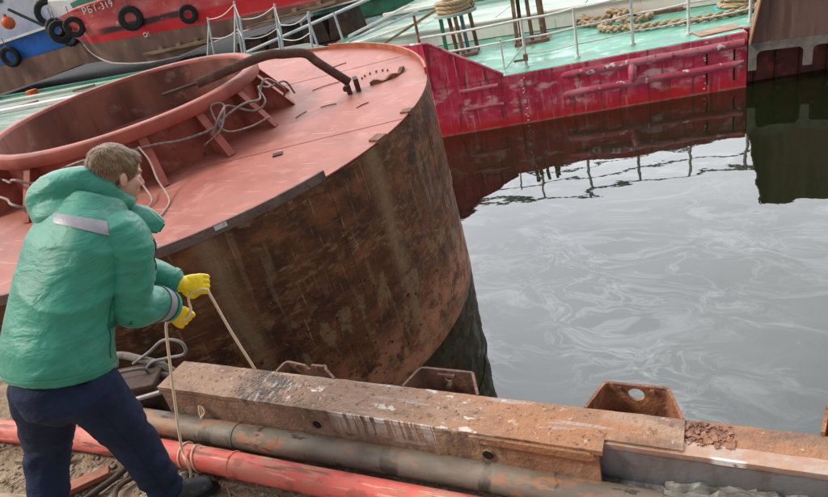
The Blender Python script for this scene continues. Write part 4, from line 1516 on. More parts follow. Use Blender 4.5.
dockstuff("timber", (-27, 14.5, -0.39), (-16, 15.6, -0.39), 0.35, 0.10, M_hatch, "long pale plank lying on the dock in front of the tugs", "timber")
dockstuff("timber", (-24, 12.6, -0.38), (-13.5, 14.3, -0.38), 0.30, 0.12, M_white, "white plank on the dock just behind the coaming", "timber")
dockstuff("timber", (-29, 15.6, -0.36), (-15, 16.2, -0.36), 0.12, 0.10, M_green, "dark green beam lying along the far edge of the dock", "timber")
dockstuff("rusty_bollard_box", (-26.2, 15.2, -0.44), (-26.2, 15.2, 0.20), 0.9, 0.7, M_block, "rusty brown box standing on the dock below the blue hull", "box")
dockstuff("orange_float", (-23.2, 15.5, -0.44), (-23.2, 15.5, -0.22), 0.35, 0.3, M_orange, "small orange rusty float lying on the dock under the hulls", "float")
for (x, y, l, a, mt_, lab) in ((-21.5, 13.2, 1.3, 0.3, M_wood, "brown batten on the pale dock just over the coaming's left rim"), (-20.0, 14.8, 1.0, 0.1, M_block, "rusty batten lying flat in the middle of the pale dock"),
                              (-18.2, 13.6, 0.9, 0.5, M_white, "white batten on the dock beside the longest white plank"), (-17.0, 15.0, 1.1, 0.2, M_green, "short dark green batten on the dock below the red tug"),
                              (-15.0, 13.9, 0.8, 0.4, M_wood, "brown batten on the dock nearest the blue posts"), (-22.8, 12.2, 0.9, 0.2, M_orange, "orange rusty batten at the dock's left end")):
    bm = bmesh.new()
    bar(bm, (x, y, -0.39), (x + l * math.cos(a), y + l * math.sin(a), -0.33), 0.09, 0.07)
    tag(obj("scrap_batten", bm, mt_), lab, "scrap", "scrap on the dock")

for (a, b, w, mt_, lab) in (((-25, 17.2, -0.80), (-19, 18.0, -0.70), 0.28, M_block, "rusty girder lying in the dark gap under the tugs"), ((-22.5, 16.6, -0.84), (-16.5, 17.9, -0.74), 0.20, M_wood, "long brown balk lying in the gap below the red tug"),
                          ((-19.5, 17.2, -0.82), (-14.5, 18.2, -0.78), 0.16, M_slip, "pale green balk lying in the gap below the red tug's chine")):
    dockstuff("balk", a, b, w, w * 0.8, mt_, lab, "timber")

# pale blue posts with slack lines at the dock edge
fence = thing("post_railing", "row of pale blue posts with slack lines behind the coaming rim", "railing", loc=(-14, 16.8, -0.44))
pp = [(-15.4, 17.0, 1.30), (-14.0, 16.75, 1.62), (-13.2, 15.9, 1.20), (-12.0, 16.1, 1.35), (-11.55, 15.6, 0.85), (-10.2, 15.1, 1.05)]
for (x, y, h) in pp:
    bm = bmesh.new()
    tube(bm, [(x + 14, y - 16.8, 0), (x + 14 + 0.17 * h, y - 16.8 + 0.07 * h, h)], 0.036, 8)
    obj("post", bm, M_paleblue, fence, 50)
for (x, y, h) in pp[:2]:
    bm = bmesh.new()
    tube(bm, [(x + 14 - 0.35, y - 16.8, 0), (x + 14 + 0.17 * h, y - 16.8 + 0.07 * h, h - 0.1)], 0.022, 7)
    obj("stay", bm, M_cream, fence, 50)
for f in (0.95, 0.5):
    for a, b in zip(pp[:-1], pp[1:]):
        bm = bmesh.new()
        A_, B_ = V((a[0] + 14 + 0.17 * a[2] * f, a[1] - 16.8 + 0.07 * a[2] * f, a[2] * f)), V((b[0] + 14 + 0.17 * b[2] * f, b[1] - 16.8 + 0.07 * b[2] * f, b[2] * f))
        tube(bm, [A_.lerp(B_, k / 6) - V((0, 0, 0.12 * math.sin(PI * k / 6))) for k in range(7)], 0.013, 5)
        obj("line", bm, M_cream, fence, 50)
# long handrail slanting up towards the hatch
bm = bmesh.new()
tube(bm, [(-13.6, 16.4, -0.35), (-8.2, 16.3, 0.62)], 0.045, 8)
tag(obj("slanting_pipe", bm, M_paleblue, None, 50), "long pale grey pipe slanting up over the hatch behind the pink deck", "pipe")
for k, (a, b, mt_) in enumerate((((-9.0, 15.2, -0.2), (-7.2, 15.6, 0.25), M_white), ((-8.9, 15.0, -0.3), (-6.9, 15.3, 0.1), M_paleblue), ((-8.6, 14.7, -0.35), (-6.7, 14.9, -0.1), M_white), ((-7.6, 14.5, -0.4), (-6.1, 14.7, 0.15), M_wood))):
    bm = bmesh.new()
    bar(bm, a, b, 0.13, 0.06)
    tag(obj("leaning_plank", bm, mt_), ["topmost white plank leaning beside the rope trestle", "pale blue plank leaning under the topmost white one", "lowest white plank leaning beside the rope trestle", "brown plank leaning among the white ones near the caisson lip"][k], "plank", "planks leaning by the rope trestle")
for k, (x, y) in enumerate(((-9.9, 15.0), (-8.7, 14.4))):
    bm = bmesh.new()
    tube(bm, [(x, y, -0.45), (x - 0.08, y, 0.55)], 0.03, 7)
    tag(obj("thin_post", bm, M_paleblue, None, 50), ["thin pale post behind the caisson lip, left of the planks", "thin pale post rising in front of the leaning planks"][k], "post")

# green hull far behind
bm = bmesh.new()
prism(bm, [(-16, 24.5, -1.2), (14, 26.0, -1.2), (14, 26.0, 0.35), (-16, 24.5, -0.1)], (0, 3, 0))
o = thing("green_vessel", "long sea-green vessel lying far behind the barge hatch", "vessel", loc=(-16, 24.5, -1.2))
h_ = obj("hull", bm, M_green, o)
h_.location = (16, -24.5, 1.2)
bm = bmesh.new()
tube(bm, [(-16, 24.45, -0.05), (14, 25.95, 0.40)], 0.10, 8)
w_ = obj("gunwale", bm, M_deck, o, 50)
w_.location = (16, -24.5, 1.2)

# ---- red tug
MT = Matrix.Translation((-17, 18, -0.9)) @ Matrix.Rotation(R(14.5), 4, 'Z')
tug = thing("red_tug", "red tug with faded white lettering and a rusty brown bottom propped on blocks", "tug", mat=MT)


def interp(tab, s):
    if s <= tab[0][0]:
        return tab[0][1]
    for (a, va), (b, vb) in zip(tab[:-1], tab[1:]):
        if s <= b:
            return va + (vb - va) * (s - a) / (b - a)
    return tab[-1][1]


GUN = [(-5.9, 1.86), (-4.0, 2.04), (-2.5, 2.11), (8, 2.5)]
RB = [(-5.6, 1.10), (-5.3, 1.06), (-4.05, 0.80), (0.47, 0.60), (8, 0.45)]
BOT = [(-5.6, 1.02), (-5.31, 0.98), (-4.65, 0.51), (-3.59, 0.01), (-2.7, -0.18), (-1.98, -0.27), (-0.73, -0.29), (0.38, -0.12), (1.65, 0.06), (5.2, 0.22), (8, 0.3)]
st = [-5.75 + 0.25 * k for k in range(24)] + [0.4 + 0.55 * k for k in range(14)]
toff = lambda s, f: (max(0.0, (-3.2 - s) / 2.55) ** 2) * 1.7 * f
TZ = 0.9
top, bot = bmesh.new(), bmesh.new()
tr, br = [], []
for s in st:
    zg, zr, zb = interp(GUN, s) + TZ, interp(RB, s) + TZ, interp(BOT, s) + TZ
    zb = min(zb, zr - 0.02)
    t0, t1, t2 = toff(s, 0.8), toff(s, 1.0), toff(s, 1.15)
    sl = s - 0.12 * max(0, min(1, (-4.6 - s)))
    tr.append([V((sl - 0.1, t0, zg)), V((sl, t0 + 0.02, zg - 0.25)), V((sl, (t0 + t1) / 2, (zg + zr) / 2)), V((sl, t1 + 0.01, zr + 0.14)), V((sl, t1, zr)), V((sl, 4.2 - t1, zr)), V((sl, 4.2 - t0, zg)), V((sl, 4.0 - t0, zg)), V((sl, 4.0 - t0, zg - 0.6)), V((sl, t0 + 0.2, zg - 0.6)), V((sl, t0 + 0.1, zg))])
    br.append([V((sl, t1 + 0.004, zr - 0.002)), V((sl, (t1 + t2) / 2, (zr + zb) / 2)), V((sl, t2 + 0.02, zb + 0.03)), V((sl, t2 + 0.10, zb)), V((sl, 2.1, zb - 0.06)), V((sl, 4.1 - t2, zb)), V((sl, 4.19 - t1, zr - 0.002))])
loft(top, tr)
loft(bot, br)
obj("topsides", top, M_tugred, tug, 40)
obj("bottom", bot, M_tugbrown, tug, 40)
bm = bmesh.new()
tube(bm, [V((s, toff(s, 1.15) - 0.015, min(interp(BOT, s), interp(RB, s) - 0.02) + TZ)) for s in st], 0.03, 6)
obj("chine_bar", bm, M_letter, tug, 60)
bm = bmesh.new()
tube(bm, [V((s, toff(s, 0.9) - 0.02, interp(GUN, s) + TZ)) for s in st], 0.06, 8)
obj("gunwale", bm, M_tugred, tug, 60)
for seg in ((-2.05, 0.64, 0.04), (2.19, 5.6, 0.17)):
    bm = bmesh.new()
    bar(bm, (seg[0], -0.10, seg[2] + TZ), (seg[1], -0.10, seg[2] + TZ + (0.0 if seg[0] < 0 else 0.2)), 0.12, 0.10)
    b_ = obj("bilge_bar", bm, M_wood, tug)
    for f in (0.28, 0.55, 0.82):
        bm = bmesh.new()
        x = seg[0] + (seg[1] - seg[0]) * f
        box(bm, (x, -0.06, seg[2] + TZ + 0.10 + (0 if seg[0] < 0 else 0.2 * f)), (0.16, 0.12, 0.12))
        obj("bar_cleat", bm, M_wood, b_)
# lettering
cu = bpy.data.curves.new("lettering", 'FONT')
cu.body = "\u0420\u0411\u0422-319"
cu.size = 0.32
cu.extrude = 0.006
cu.space_character = 1.12
tmp = bpy.data.objects.new("lettering_src", cu)
COL.objects.link(tmp)
dg = bpy.context.evaluated_depsgraph_get()
me = bpy.data.meshes.new_from_object(tmp.evaluated_get(dg))
bpy.data.objects.remove(tmp)
me.materials.clear()
me.materials.append(M_letter)
lt = bpy.data.objects.new("lettering", me)
link(lt, tug)
lt.location = (-3.75, -0.045, 1.80 + TZ)
lt.rotation_euler = (R(90), R(-1.5), R(-1.0))
bm = bmesh.new()
torus(bm, (-1.73, -0.005, 0.68 + TZ), (0, 1, 0), 0.07, 0.018, 14, 5)
bar(bm, (-1.66, -0.01, 0.62 + TZ), (-1.58, -0.01, 0.78 + TZ), 0.03, 0.012)
bar(bm, (-1.58, -0.01, 0.78 + TZ), (-1.56, -0.01, 0.60 + TZ), 0.03, 0.012)
obj("load_mark", bm, M_letter, tug)
# things on its deck
bm = bmesh.new()
bar(bm, (-4.9, 1.2, 2.12 + TZ), (-2.5, 0.9, 2.42 + TZ), 0.22, 0.30)
obj("green_fender_beam", bm, M_green, tug)
bm = bmesh.new()
box(bm, (0.5, 2.4, 3.1 + TZ), (7.5, 1.8, 1.8), bev=0.05)
obj("deckhouse", bm, M_white, tug)
bm = bmesh.new()
box(bm, (-4.35, 3.0, 2.9 + TZ), (1.7, 1.4, 1.6), bev=0.05)
obj("wheelhouse", bm, M_white, tug)


def tyre(M_, c, Rr, r, ax, label, group="tyre fenders hung on the tugs"):
    t_ = thing("tyre_fender", label, "tyre", group=group, mat=M_ @ Matrix.Translation(c))
    axv = V(ax).normalized()
    x = axv.orthogonal().normalized()
    y = axv.cross(x)
    bm = bmesh.new()
    prof = []
    for (dr, dy) in ((-0.9, -0.62), (-0.4, -0.95), (0.45, -0.98), (0.86, -0.78), (1.0, -0.3), (1.0, 0.3), (0.86, 0.78), (0.45, 0.98), (-0.4, 0.95), (-0.9, 0.62), (-0.75, 0.3), (-0.75, -0.3)):
        prof.append((dr * r, dy * r))
    rings = []
    for k in range(32):
        a = 2 * PI * k / 32
        d = x * math.cos(a) + y * math.sin(a)
        w = 0.012 * (k % 2)
        rings.append([d * (Rr + dr + (w if dr > 0.9 * r else 0)) + axv * dy for dr, dy in prof])
    loft(bm, rings, closed=True)
    obj("tyre", bm, M_rubber, t_, 45)
    bm = bmesh.new()
    torus(bm, axv * 0, axv, Rr - 0.9 * r, 0.018, 28, 6)
    obj("bead", bm, M_hose, t_, 60)
    bm = bmesh.new()
    tube(bm, [(0, 0, Rr * 0.95), (0.02, 0.02, Rr + 0.45)], 0.018, 6)
    obj("lanyard", bm, M_wire, t_, 60)
    return t_


tyre(MT, (-5.55, 0.55, 1.55 + TZ), 0.30, 0.10, (1.0, -0.35, 0), "tyre at the very bow of the red tug, seen almost edge on")
tyre(MT, (-5.25, 0.30, 1.42 + TZ), 0.31, 0.105, (0.9, -0.7, 0), "second tyre from the bow of the red tug, overlapping the bow one")
tyre(MT, (-4.42, 0.06, 1.48 + TZ), 0.27, 0.095, (0.55, -1, 0), "tyre on the red tug directly left of the white lettering")
tyre(MT, (-1.93, -0.17, 1.33 + TZ), 0.31, 0.115, (0.45, -1, 0.05), "largest tyre, in front of the black smear on the red tug")
tyre(MT, (0.25, -0.14, 1.03 + TZ), 0.235, 0.085, (0.45, -1, 0), "tyre nearest the stern of the red tug, right of the largest one")

# keel blocks under the tug
for k, (s, w, h) in enumerate(((1.8, 0.9, 0.55), (3.0, 0.75, 0.72), (4.35, 0.7, 0.80), (5.4, 0.8, 0.85), (-1.2, 0.9, 0.34))):
    bm = bmesh.new()
    a = [V((s - w / 2 - 0.15, 0.5, 0.0)), V((s + w / 2 + 0.15, 0.5, 0.0)), V((s + w / 2, 0.5, h)), V((s - w / 2, 0.5, h))]
    prism(bm, a, (0, 1.4, 0))
    o = obj("keel_block", bm, M_block)
    o.matrix_world = MT
    tag(o, ["keel block nearest the coaming rim under the red tug", "second keel block from the left in the row under the red tug's stern", "third keel block from the left under the red tug's stern", "rightmost brown keel block under the red tug's stern", "low keel block under the deepest part of the red tug"][k], "keel block", "keel blocks under the red tug")

# ---- blue tug
M2 = Matrix.Translation((-26, 19.0, -0.9)) @ Matrix.Rotation(R(8), 4, 'Z')
tug2 = thing("blue_tug", "bright blue tug with a grey cabin at the far left", "tug", mat=M2)
bm = bmesh.new()
prism(bm, [(-6, 0, 1.35), (3.2, 0, 1.75), (3.4, 0, 2.72), (-6, 0, 2.15)], (0, 4, 0))
obj("topsides", bm, M_blue, tug2)
bm = bmesh.new()
prism(bm, [(-6, 0.01, 0.15), (-2.2, 0.01, 0.42), (1.2, 0.01, 0.80), (4.6, 0.01, 0.72), (6.0, 0.01, 1.9), (3.2, 0.01, 1.747), (-6, 0.01, 1.347)], (0, 4, 0))
obj("bottom", bm, M_tugbrown, tug2)
bm = bmesh.new()
bar(bm, (-6, -0.03, 2.15), (3.4, -0.03, 2.72), 0.10, 0.10)
obj("gunwale", bm, M_cream, tug2)
bm = bmesh.new()
box(bm, (-3.2, 2.2, 3.6), (5.2, 2.0, 2.6), bev=0.06)
cab = obj("cabin", bm, M_greycabin, tug2)
for x in (-4.6, -2.9):
    bm = bmesh.new()
    box(bm, (x, 1.19, 4.2), (0.9, 0.04, 0.6), bev=0.01)
    obj("window", bm, M_darksteel, cab)
bm = bmesh.new()
box(bm, (1.1, 1.0, 2.95), (1.5, 0.9, 1.0), Matrix.Rotation(R(8), 3, 'Y'), 0.06)
obj("winch_cover", bm, M_white, tug2)
bm = bmesh.new()
bar(bm, (-1.6, 0.5, 3.55), (0.5, -0.05, 2.55), 0.09)
obj("boom", bm, M_black, tug2)
bm = bmesh.new()
bar(bm, (0.9, 1.6, 2.6), (0.55, 1.6, 4.9), 0.26)
obj("amber_post", bm, M_yellowpost, tug2)
bm = bmesh.new()
bmesh.ops.create_icosphere(bm, subdivisions=2, radius=0.28, matrix=Matrix.Translation((-1.75, 0.3, 3.05)))
tube(bm, [(-1.75, 0.3, 3.3), (-1.75, 0.3, 3.42)], 0.07, 8)
o = obj("orange_buoy", bm, M_orange, None, 50)
o.matrix_world = M2
tag(o, "orange buoy hanging in front of the grey cabin on the blue tug", "buoy")
tyre(M2, (0.35, 0.55, 3.05), 0.44, 0.13, (0.5, -1, 0.1), "black tyre on the blue tug's foredeck around the white winch cover")
tyre(M2, (1.55, -0.20, 2.0), 0.30, 0.10, (0.2, -1, 0), "tyre on the blue hull just below the red tug's bow")
tyre(M2, (-2.0, -0.20, 1.75), 0.34, 0.11, (0.2, -1, 0), "leftmost tyre on the blue hull, at the left edge of the photo")

# ================================================================== PERSON
PB = V((-2.42, 1.05, 0.0))
person = thing("person", "man in a green padded jacket and yellow gloves leaning forward, hauling a rope", "person", loc=PB)
PBI = Matrix.Translation(-PB)


def ppart(o, parent=person):
    o.matrix_local = PBI if parent is person else Matrix.Identity(4)
    return o


def ellipsoid(bm, c, x, y, z, a, b, d, n=20, m=12):
    """closed ellipsoid: axes x,y,z with radii a,b,d"""
    c = V(c)
    topv, botv = bm.verts.new(c + z * d), bm.verts.new(c - z * d)
    rows = []
    for i in range(1, m):
        th = PI * i / m
        rows.append([bm.verts.new(c + x * (a * math.sin(th) * math.cos(2 * PI * k / n)) + y * (b * math.sin(th) * math.sin(2 * PI * k / n)) + z * (d * math.cos(th))) for k in range(n)])
    for k in range(n):
        j = (k + 1) % n
        bm.faces.new((topv, rows[0][k], rows[0][j]))
        bm.faces.new((botv, rows[-1][j], rows[-1][k]))
        for i in range(len(rows) - 1):
            bm.faces.new((rows[i][k], rows[i + 1][k], rows[i + 1][j], rows[i][j]))


def limb(bm, pts, rs, n=16, sub=6, flat=1.0):
    """rounded tapering limb with radii interpolated along a smooth path"""
    q = spline([V((*p, r)) if False else p for p, r in zip(pts, rs)], sub)
    rr = []
    m_ = len(pts)
    for i in range(m_ - 1):
        for k in range(sub):
            f = k / sub
            f = f * f * (3 - 2 * f)
            rr.append(rs[i] + (rs[i + 1] - rs[i]) * f)
    rr.append(rs[-1])
    # rounded ends
    d0 = (q[0] - q[1]).normalized()
    d1 = (q[-1] - q[-2]).normalized()
    q = [q[0] + d0 * rr[0] * 0.5] + q + [q[-1] + d1 * rr[-1] * 0.5]
    rr = [rr[0] * 0.6] + rr + [rr[-1] * 0.6]
    tube(bm, q, rr, n, flat=flat)


HC = V((-2.205, 1.645, 1.432))
hf = V((0.17, 0.90, -0.36)).normalized()
hr = hf.cross(V((0.10, 0, 1))).normalized()
hu = hr.cross(hf).normalized()
H3 = lambda f, r, u: HC + hf * f + hr * r + hu * u
shR, shL = V((-2.10, 1.47, 1.235)), V((-2.42, 1.475, 1.275))
elR, elL = V((-2.105, 1.385, 0.985)), V((-2.37, 1.60, 1.03))
wrR, wrL = V((-2.145, 1.560, 0.838)), V((-2.165, 1.655, 0.895))
hpR, hpL = V((-2.165, 1.10, 0.77)), V((-2.375, 1.055, 0.77))
knR, knL = V((-2.195, 1.155, 0.44)), V((-2.585, 1.03, 0.44))
akR, akL = V((-2.215, 1.185, 0.10)), V((-2.645, 0.89, 0.10))

# ---- body: one continuous figure (head, neck, trunk, limbs)
bm = bmesh.new()
ellipsoid(bm, H3(-0.012, 0, 0.025), hf, hr, hu, 0.096, 0.076, 0.088)
ellipsoid(bm, H3(0.030, 0, -0.045), hf, hr, hu, 0.064, 0.058, 0.082)
ellipsoid(bm, H3(0.062, 0, -0.103), hf, hr, hu, 0.027, 0.032, 0.022)
ellipsoid(bm, H3(0.082, 0, 0.012), hf, hr, hu, 0.014, 0.052, 0.014)
limb(bm, [H3(0.090, 0, -0.002), H3(0.106, 0, -0.030), H3(0.113, 0, -0.046)], [0.008, 0.011, 0.014], 10, 4)
for s in (-1, 1):
    ellipsoid(bm, H3(0.098, 0.013 * s, -0.048), hf, hr, hu, 0.010, 0.010, 0.008, 10, 8)
    ellipsoid(bm, H3(-0.012, 0.077 * s, -0.015), (hf * 0.9 - hr * 0.35 * s).normalized(), hr, hu, 0.022, 0.010, 0.032, 14, 10)
    ellipsoid(bm, H3(0.060, 0.042 * s, -0.035), hf, hr, hu, 0.022, 0.018, 0.022, 12, 8)
ellipsoid(bm, H3(0.090, 0, -0.072), hf, hr, hu, 0.009, 0.024, 0.007, 12, 8)
ellipsoid(bm, H3(0.087, 0, -0.084), hf, hr, hu, 0.009, 0.021, 0.007, 12, 8)
nk = V((-2.235, 1.53, 1.315))
limb(bm, [H3(-0.025, 0, -0.03), H3(-0.03, 0, -0.085), nk, V((-2.25, 1.46, 1.25))], [0.058, 0.055, 0.062, 0.09])
limb(bm, [V((-2.25, 1.46, 1.25)), V((-2.28, 1.36, 1.15)), V((-2.29, 1.2, 0.98)), V((-2.275, 1.09, 0.83))], [0.12, 0.14, 0.13, 0.14])
for sh, el, wr in ((shR, elR, wrR), (shL, elL, wrL)):
    limb(bm, [V((-2.25, 1.46, 1.25)), sh], [0.08, 0.06])
    limb(bm, [sh, el, wr], [0.055, 0.043, 0.030])
for hp, kn, ak in ((hpR, knR, akR), (hpL, knL, akL)):
    limb(bm, [V((-2.275, 1.09, 0.83)), hp], [0.11, 0.085])
    limb(bm, [hp, kn, kn.lerp(ak, 0.35), ak], [0.082, 0.056, 0.052, 0.038])
body = remeshed("body", bm, 0.0062, M_skin, person, 3)
ppart(body)
for s in (-1, 1):
    bm = bmesh.new()
    ellipsoid(bm, H3(0.073, 0.031 * s, -0.012), hf, hr, hu, 0.011, 0.012, 0.011, 14, 10)
    e = ppart(obj("eye", bm, M_eye, person, 60))
    bm = bmesh.new()
    ellipsoid(bm, H3(0.0825, 0.031 * s, -0.013), hf, hr, hu, 0.003, 0.0055, 0.0055, 12, 8)
    obj("iris", bm, M_iris, e, 60)

# ---- hair: close cap and short strands combed down from the crown
bm = bmesh.new()
ellipsoid(bm, H3(-0.016, 0, 0.034), hf, hr, hu, 0.099, 0.080, 0.088)
ellipsoid(bm, H3(-0.050, 0, -0.012), hf, hr, hu, 0.056, 0.068, 0.066)
ellipsoid(bm, H3(0.048, 0, 0.066), hf, hr, hu, 0.042, 0.058, 0.034)
hair = remeshed("hair", bm, 0.006, M_hair, person, 3, lambda p, n: 0.0018 * nz(p, 40))
ppart(hair)
bm = bmesh.new()
me = hair.data
crown = H3(-0.06, 0.012, 0.12)
polys = list(me.polygons)
for k in range(9000):
    p = polys[rnd.randrange(len(polys))]
    c = p.center + V((rnd.uniform(-1, 1), rnd.uniform(-1, 1), rnd.uniform(-1, 1))) * 0.003
    n = p.normal
    away = (c - crown)
    t = away.normalized() * 0.9 - hu * 0.45 + V((rnd.gauss(0, .07), rnd.gauss(0, .07), rnd.gauss(0, .07)))
    t = (t - n * t.dot(n)).normalized()
    s_ = n.cross(t)
    l = rnd.uniform(0.018, 0.036)
    w = rnd.uniform(0.0006, 0.0013)
    lift = rnd.uniform(0.0005, 0.003)
    a0 = bm.verts.new(c - s_ * w)
    a1 = bm.verts.new(c + s_ * w)
    b0 = bm.verts.new(c + t * l * 0.55 - s_ * w + n * lift)
    b1 = bm.verts.new(c + t * l * 0.55 + s_ * w + n * lift)
    c0 = bm.verts.new(c + t * l + n * lift * 0.5)
    bm.faces.new((a0, a1, b1, b0))
    bm.faces.new((b0, b1, c0))
st_ = bpy.data.meshes.new("strands")
bm.to_mesh(st_)
bm.free()
st_.materials.append(M_hair)
so = bpy.data.objects.new("hair_strands", st_)
link(so, hair)
so['kind'] = 'stuff'

# ---- padded jacket
def ridge(p, f, o):
    """sharp soft-sided fold, 0..1"""
    return 1.0 - min(1.0, abs(nz(p, f, o)) * 2.6)


def wrinkle(p, n):
    d = 0.004 * nz((p.x, p.y, p.z * 1.5), 5.0)
    # long pull folds running up across the back to the right shoulder
    q = V((p.x * 0.75 - p.z * 0.45, p.y * 0.6, p.z * 0.95 + p.x * 0.55))
    m = max(0.0, min(1.0, nz(p, 2.6, 5.0) * 1.6 + 0.45))
    d += 0.016 * m * ridge((q.x * 0.55, q.y * 0.55, q.z * 1.9), 2.6, 1.7) ** 2
    d += 0.011 * max(0.0, nz(p, 3.0, 9.0)) * ridge((p.x * 0.8, p.y * 0.8, p.z * 2.0), 6.0, 7.7) ** 2
    for c, r_, amp in ((elR, 0.15, 0.011), (elL, 0.13, 0.009), (wrR, 0.09, 0.005), (shR, 0.12, 0.006)):
        w = max(0.0, 1 - (p - c).length / r_)
        if w > 0:
            ax = (p - c)
            t = ax.dot(V((0.2, 0.75, 0.62)))
            d += amp * w * (abs(math.sin(t * 55 + 2.5 * nz(p, 9))) ** 0.6 - 0.6)
    ap = V((-2.165, 1.33, 1.12))       # folds fanning out from the armpit
    r_ = (p - ap).length
    if r_ < 0.24:
        an = math.atan2(p.z - ap.z, (p.x - ap.x) * 0.8 + (p.y - ap.y) * 0.6)
        d += 0.008 * (1 - r_ / 0.24) * (abs(math.sin(an * 3.5 + 2 * nz(p, 5))) ** 0.7 - 0.6)
    w = math.exp(-((p.z - (0.985 + 0.42 * (p.y - 1.15))) / 0.035) ** 2)
    d -= 0.005 * w
    return d


def oring(c, d, a, b, n=36, pw=0.9):
    d = V(d).normalized()
    x = V((1, -0.05, 0))
    x = (x - d * x.dot(d)).normalized()
    y = d.cross(x)
    return ring_pts(V(c), x, y, a, b, n, pw)


bm = bmesh.new()
JR = [((-2.288, 1.095, 0.835), (0.0, 0.38, 0.92), 0.205, 0.180),
      ((-2.288, 1.110, 0.875), (0.0, 0.38, 0.92), 0.214, 0.186),
      ((-2.290, 1.142, 0.94), (0.02, 0.40, 0.92), 0.214, 0.182),
      ((-2.294, 1.205, 1.02), (0.03, 0.48, 0.88), 0.214, 0.174),
      ((-2.286, 1.300, 1.13), (0.08, 0.58, 0.82), 0.220, 0.168),
      ((-2.272, 1.385, 1.225), (0.12, 0.65, 0.75), 0.222, 0.158),
      ((-2.255, 1.452, 1.295), (0.16, 0.66, 0.73), 0.198, 0.136),
      ((-2.240, 1.510, 1.350), (0.16, 0.62, 0.77), 0.135, 0.112),
      ((-2.230, 1.545, 1.385), (0.16, 0.60, 0.78), 0.100, 0.098)]
loft(bm, [oring(*q) for q in JR])
jacket = remeshed("jacket", bm, 0.0085, M_jacket, person, 4, wrinkle)
ppart(jacket)
bm = bmesh.new()
limb(bm, [shR + V((-0.085, 0.0, 0.01)), shR + V((0.0, -0.004, 0)), shR.lerp(elR, 0.45) + V((0.016, 0.0, 0)), elR + V((0.004, -0.016, -0.008)), elR.lerp(wrR, 0.55), wrR], [0.088, 0.098, 0.091, 0.085, 0.078, 0.062], 26)
slR = remeshed("sleeve", bm, 0.0075, M_jacket, jacket, 3, wrinkle)
bm = bmesh.new()
limb(bm, [shL + V((0.06, 0.0, 0.01)), shL, shL.lerp(elL, 0.5), elL, elL.lerp(wrL, 0.55), wrL], [0.095, 0.096, 0.085, 0.075, 0.066, 0.056], 22)
slL = remeshed("sleeve", bm, 0.0075, M_jacket, jacket, 3, wrinkle)
SR, SL = bvh_of(slR), bvh_of(slL)
JB = bvh_of(jacket)


def snap_ring(c, axis, R0, width, off, mat, name, parent=jacket, n=48, a0=0.0, a1=2 * PI, bv=None, hw=3):
    """band lying on the cloth: rays cast inwards to the axis"""
    bv = bv or JB
    ax = V(axis).normalized()
    x = ax.orthogonal().normalized()
    y = ax.cross(x)
    bm = bmesh.new()
    rows = []
    full = abs(a1 - a0 - 2 * PI) < 1e-6
    for j in range(hw + 1):
        cc = V(c) + ax * (width * (j / hw - 0.5))
        row = []
        for k in range(n if full else n + 1):
            a = a0 + (a1 - a0) * k / n
            d = x * math.cos(a) + y * math.sin(a)
            h = bv.ray_cast(cc + d * R0, -d, R0)
            p = (h[0] if h[0] is not None else cc + d * R0 * 0.6) + d * off
            row.append(p)
        rows.append(row)
    for row in rows:
        for _ in range(2):
            m_ = len(row)
            row[:] = [row[k] if (not full and k in (0, m_ - 1)) else (row[k - 1] + row[k] * 2 + row[(k + 1) % m_]) / 4 for k in range(m_)]
    vs = [[bm.verts.new(p) for p in r] for r in rows]
    m_ = len(vs[0])
    for j in range(hw):
        for k in range(m_ if full else m_ - 1):
            bm.faces.new((vs[j][k], vs[j][(k + 1) % m_], vs[j + 1][(k + 1) % m_], vs[j + 1][k]))
    bmesh.ops.recalc_face_normals(bm, faces=bm.faces)
    ext = bmesh.ops.solidify(bm, geom=bm.faces[:], thickness=-0.003)
    return obj(name, bm, mat, parent, 60)


def snap_patch(p00, p10, p01, p11, direction, off, mat, name, nu=14, nv=5, parent=jacket, bv=None):
    bv = bv or JB
    d = V(direction).normalized()
    bm = bmesh.new()
    vs = []
    for j in range(nv + 1):
        row = []
        for i in range(nu + 1):
            u, v = i / nu, j / nv
            p = V(p00).lerp(V(p10), u).lerp(V(p01).lerp(V(p11), u), v)
            h = bv.ray_cast(p - d * 0.5, d, 1.2)
            q = (h[0] if h[0] is not None else p) - d * off
            row.append(q)
        vs.append(row)
    vs = [[bm.verts.new(p) for p in r] for r in vs]
    for j in range(nv):
        for i in range(nu):
            bm.faces.new((vs[j][i], vs[j][i + 1], vs[j + 1][i + 1], vs[j + 1][i]))
    bmesh.ops.recalc_face_normals(bm, faces=bm.faces)
    bmesh.ops.solidify(bm, geom=bm.faces[:], thickness=0.003)
    return obj(name, bm, mat, parent, 60)


def cloth_seam(pts, name, r=0.0028, bv=None, parent=jacket, n=8):
    """stitched seam: a line laid on the cloth"""
    q = []
    for p in spline(pts, n):
        h = (bv or JB).find_nearest(p)
        q.append(h[0] + h[1] * 0.0015)
    bm = bmesh.new()
    tube(bm, q, r, 6)
    return obj(name, bm, M_seam, parent, 60)


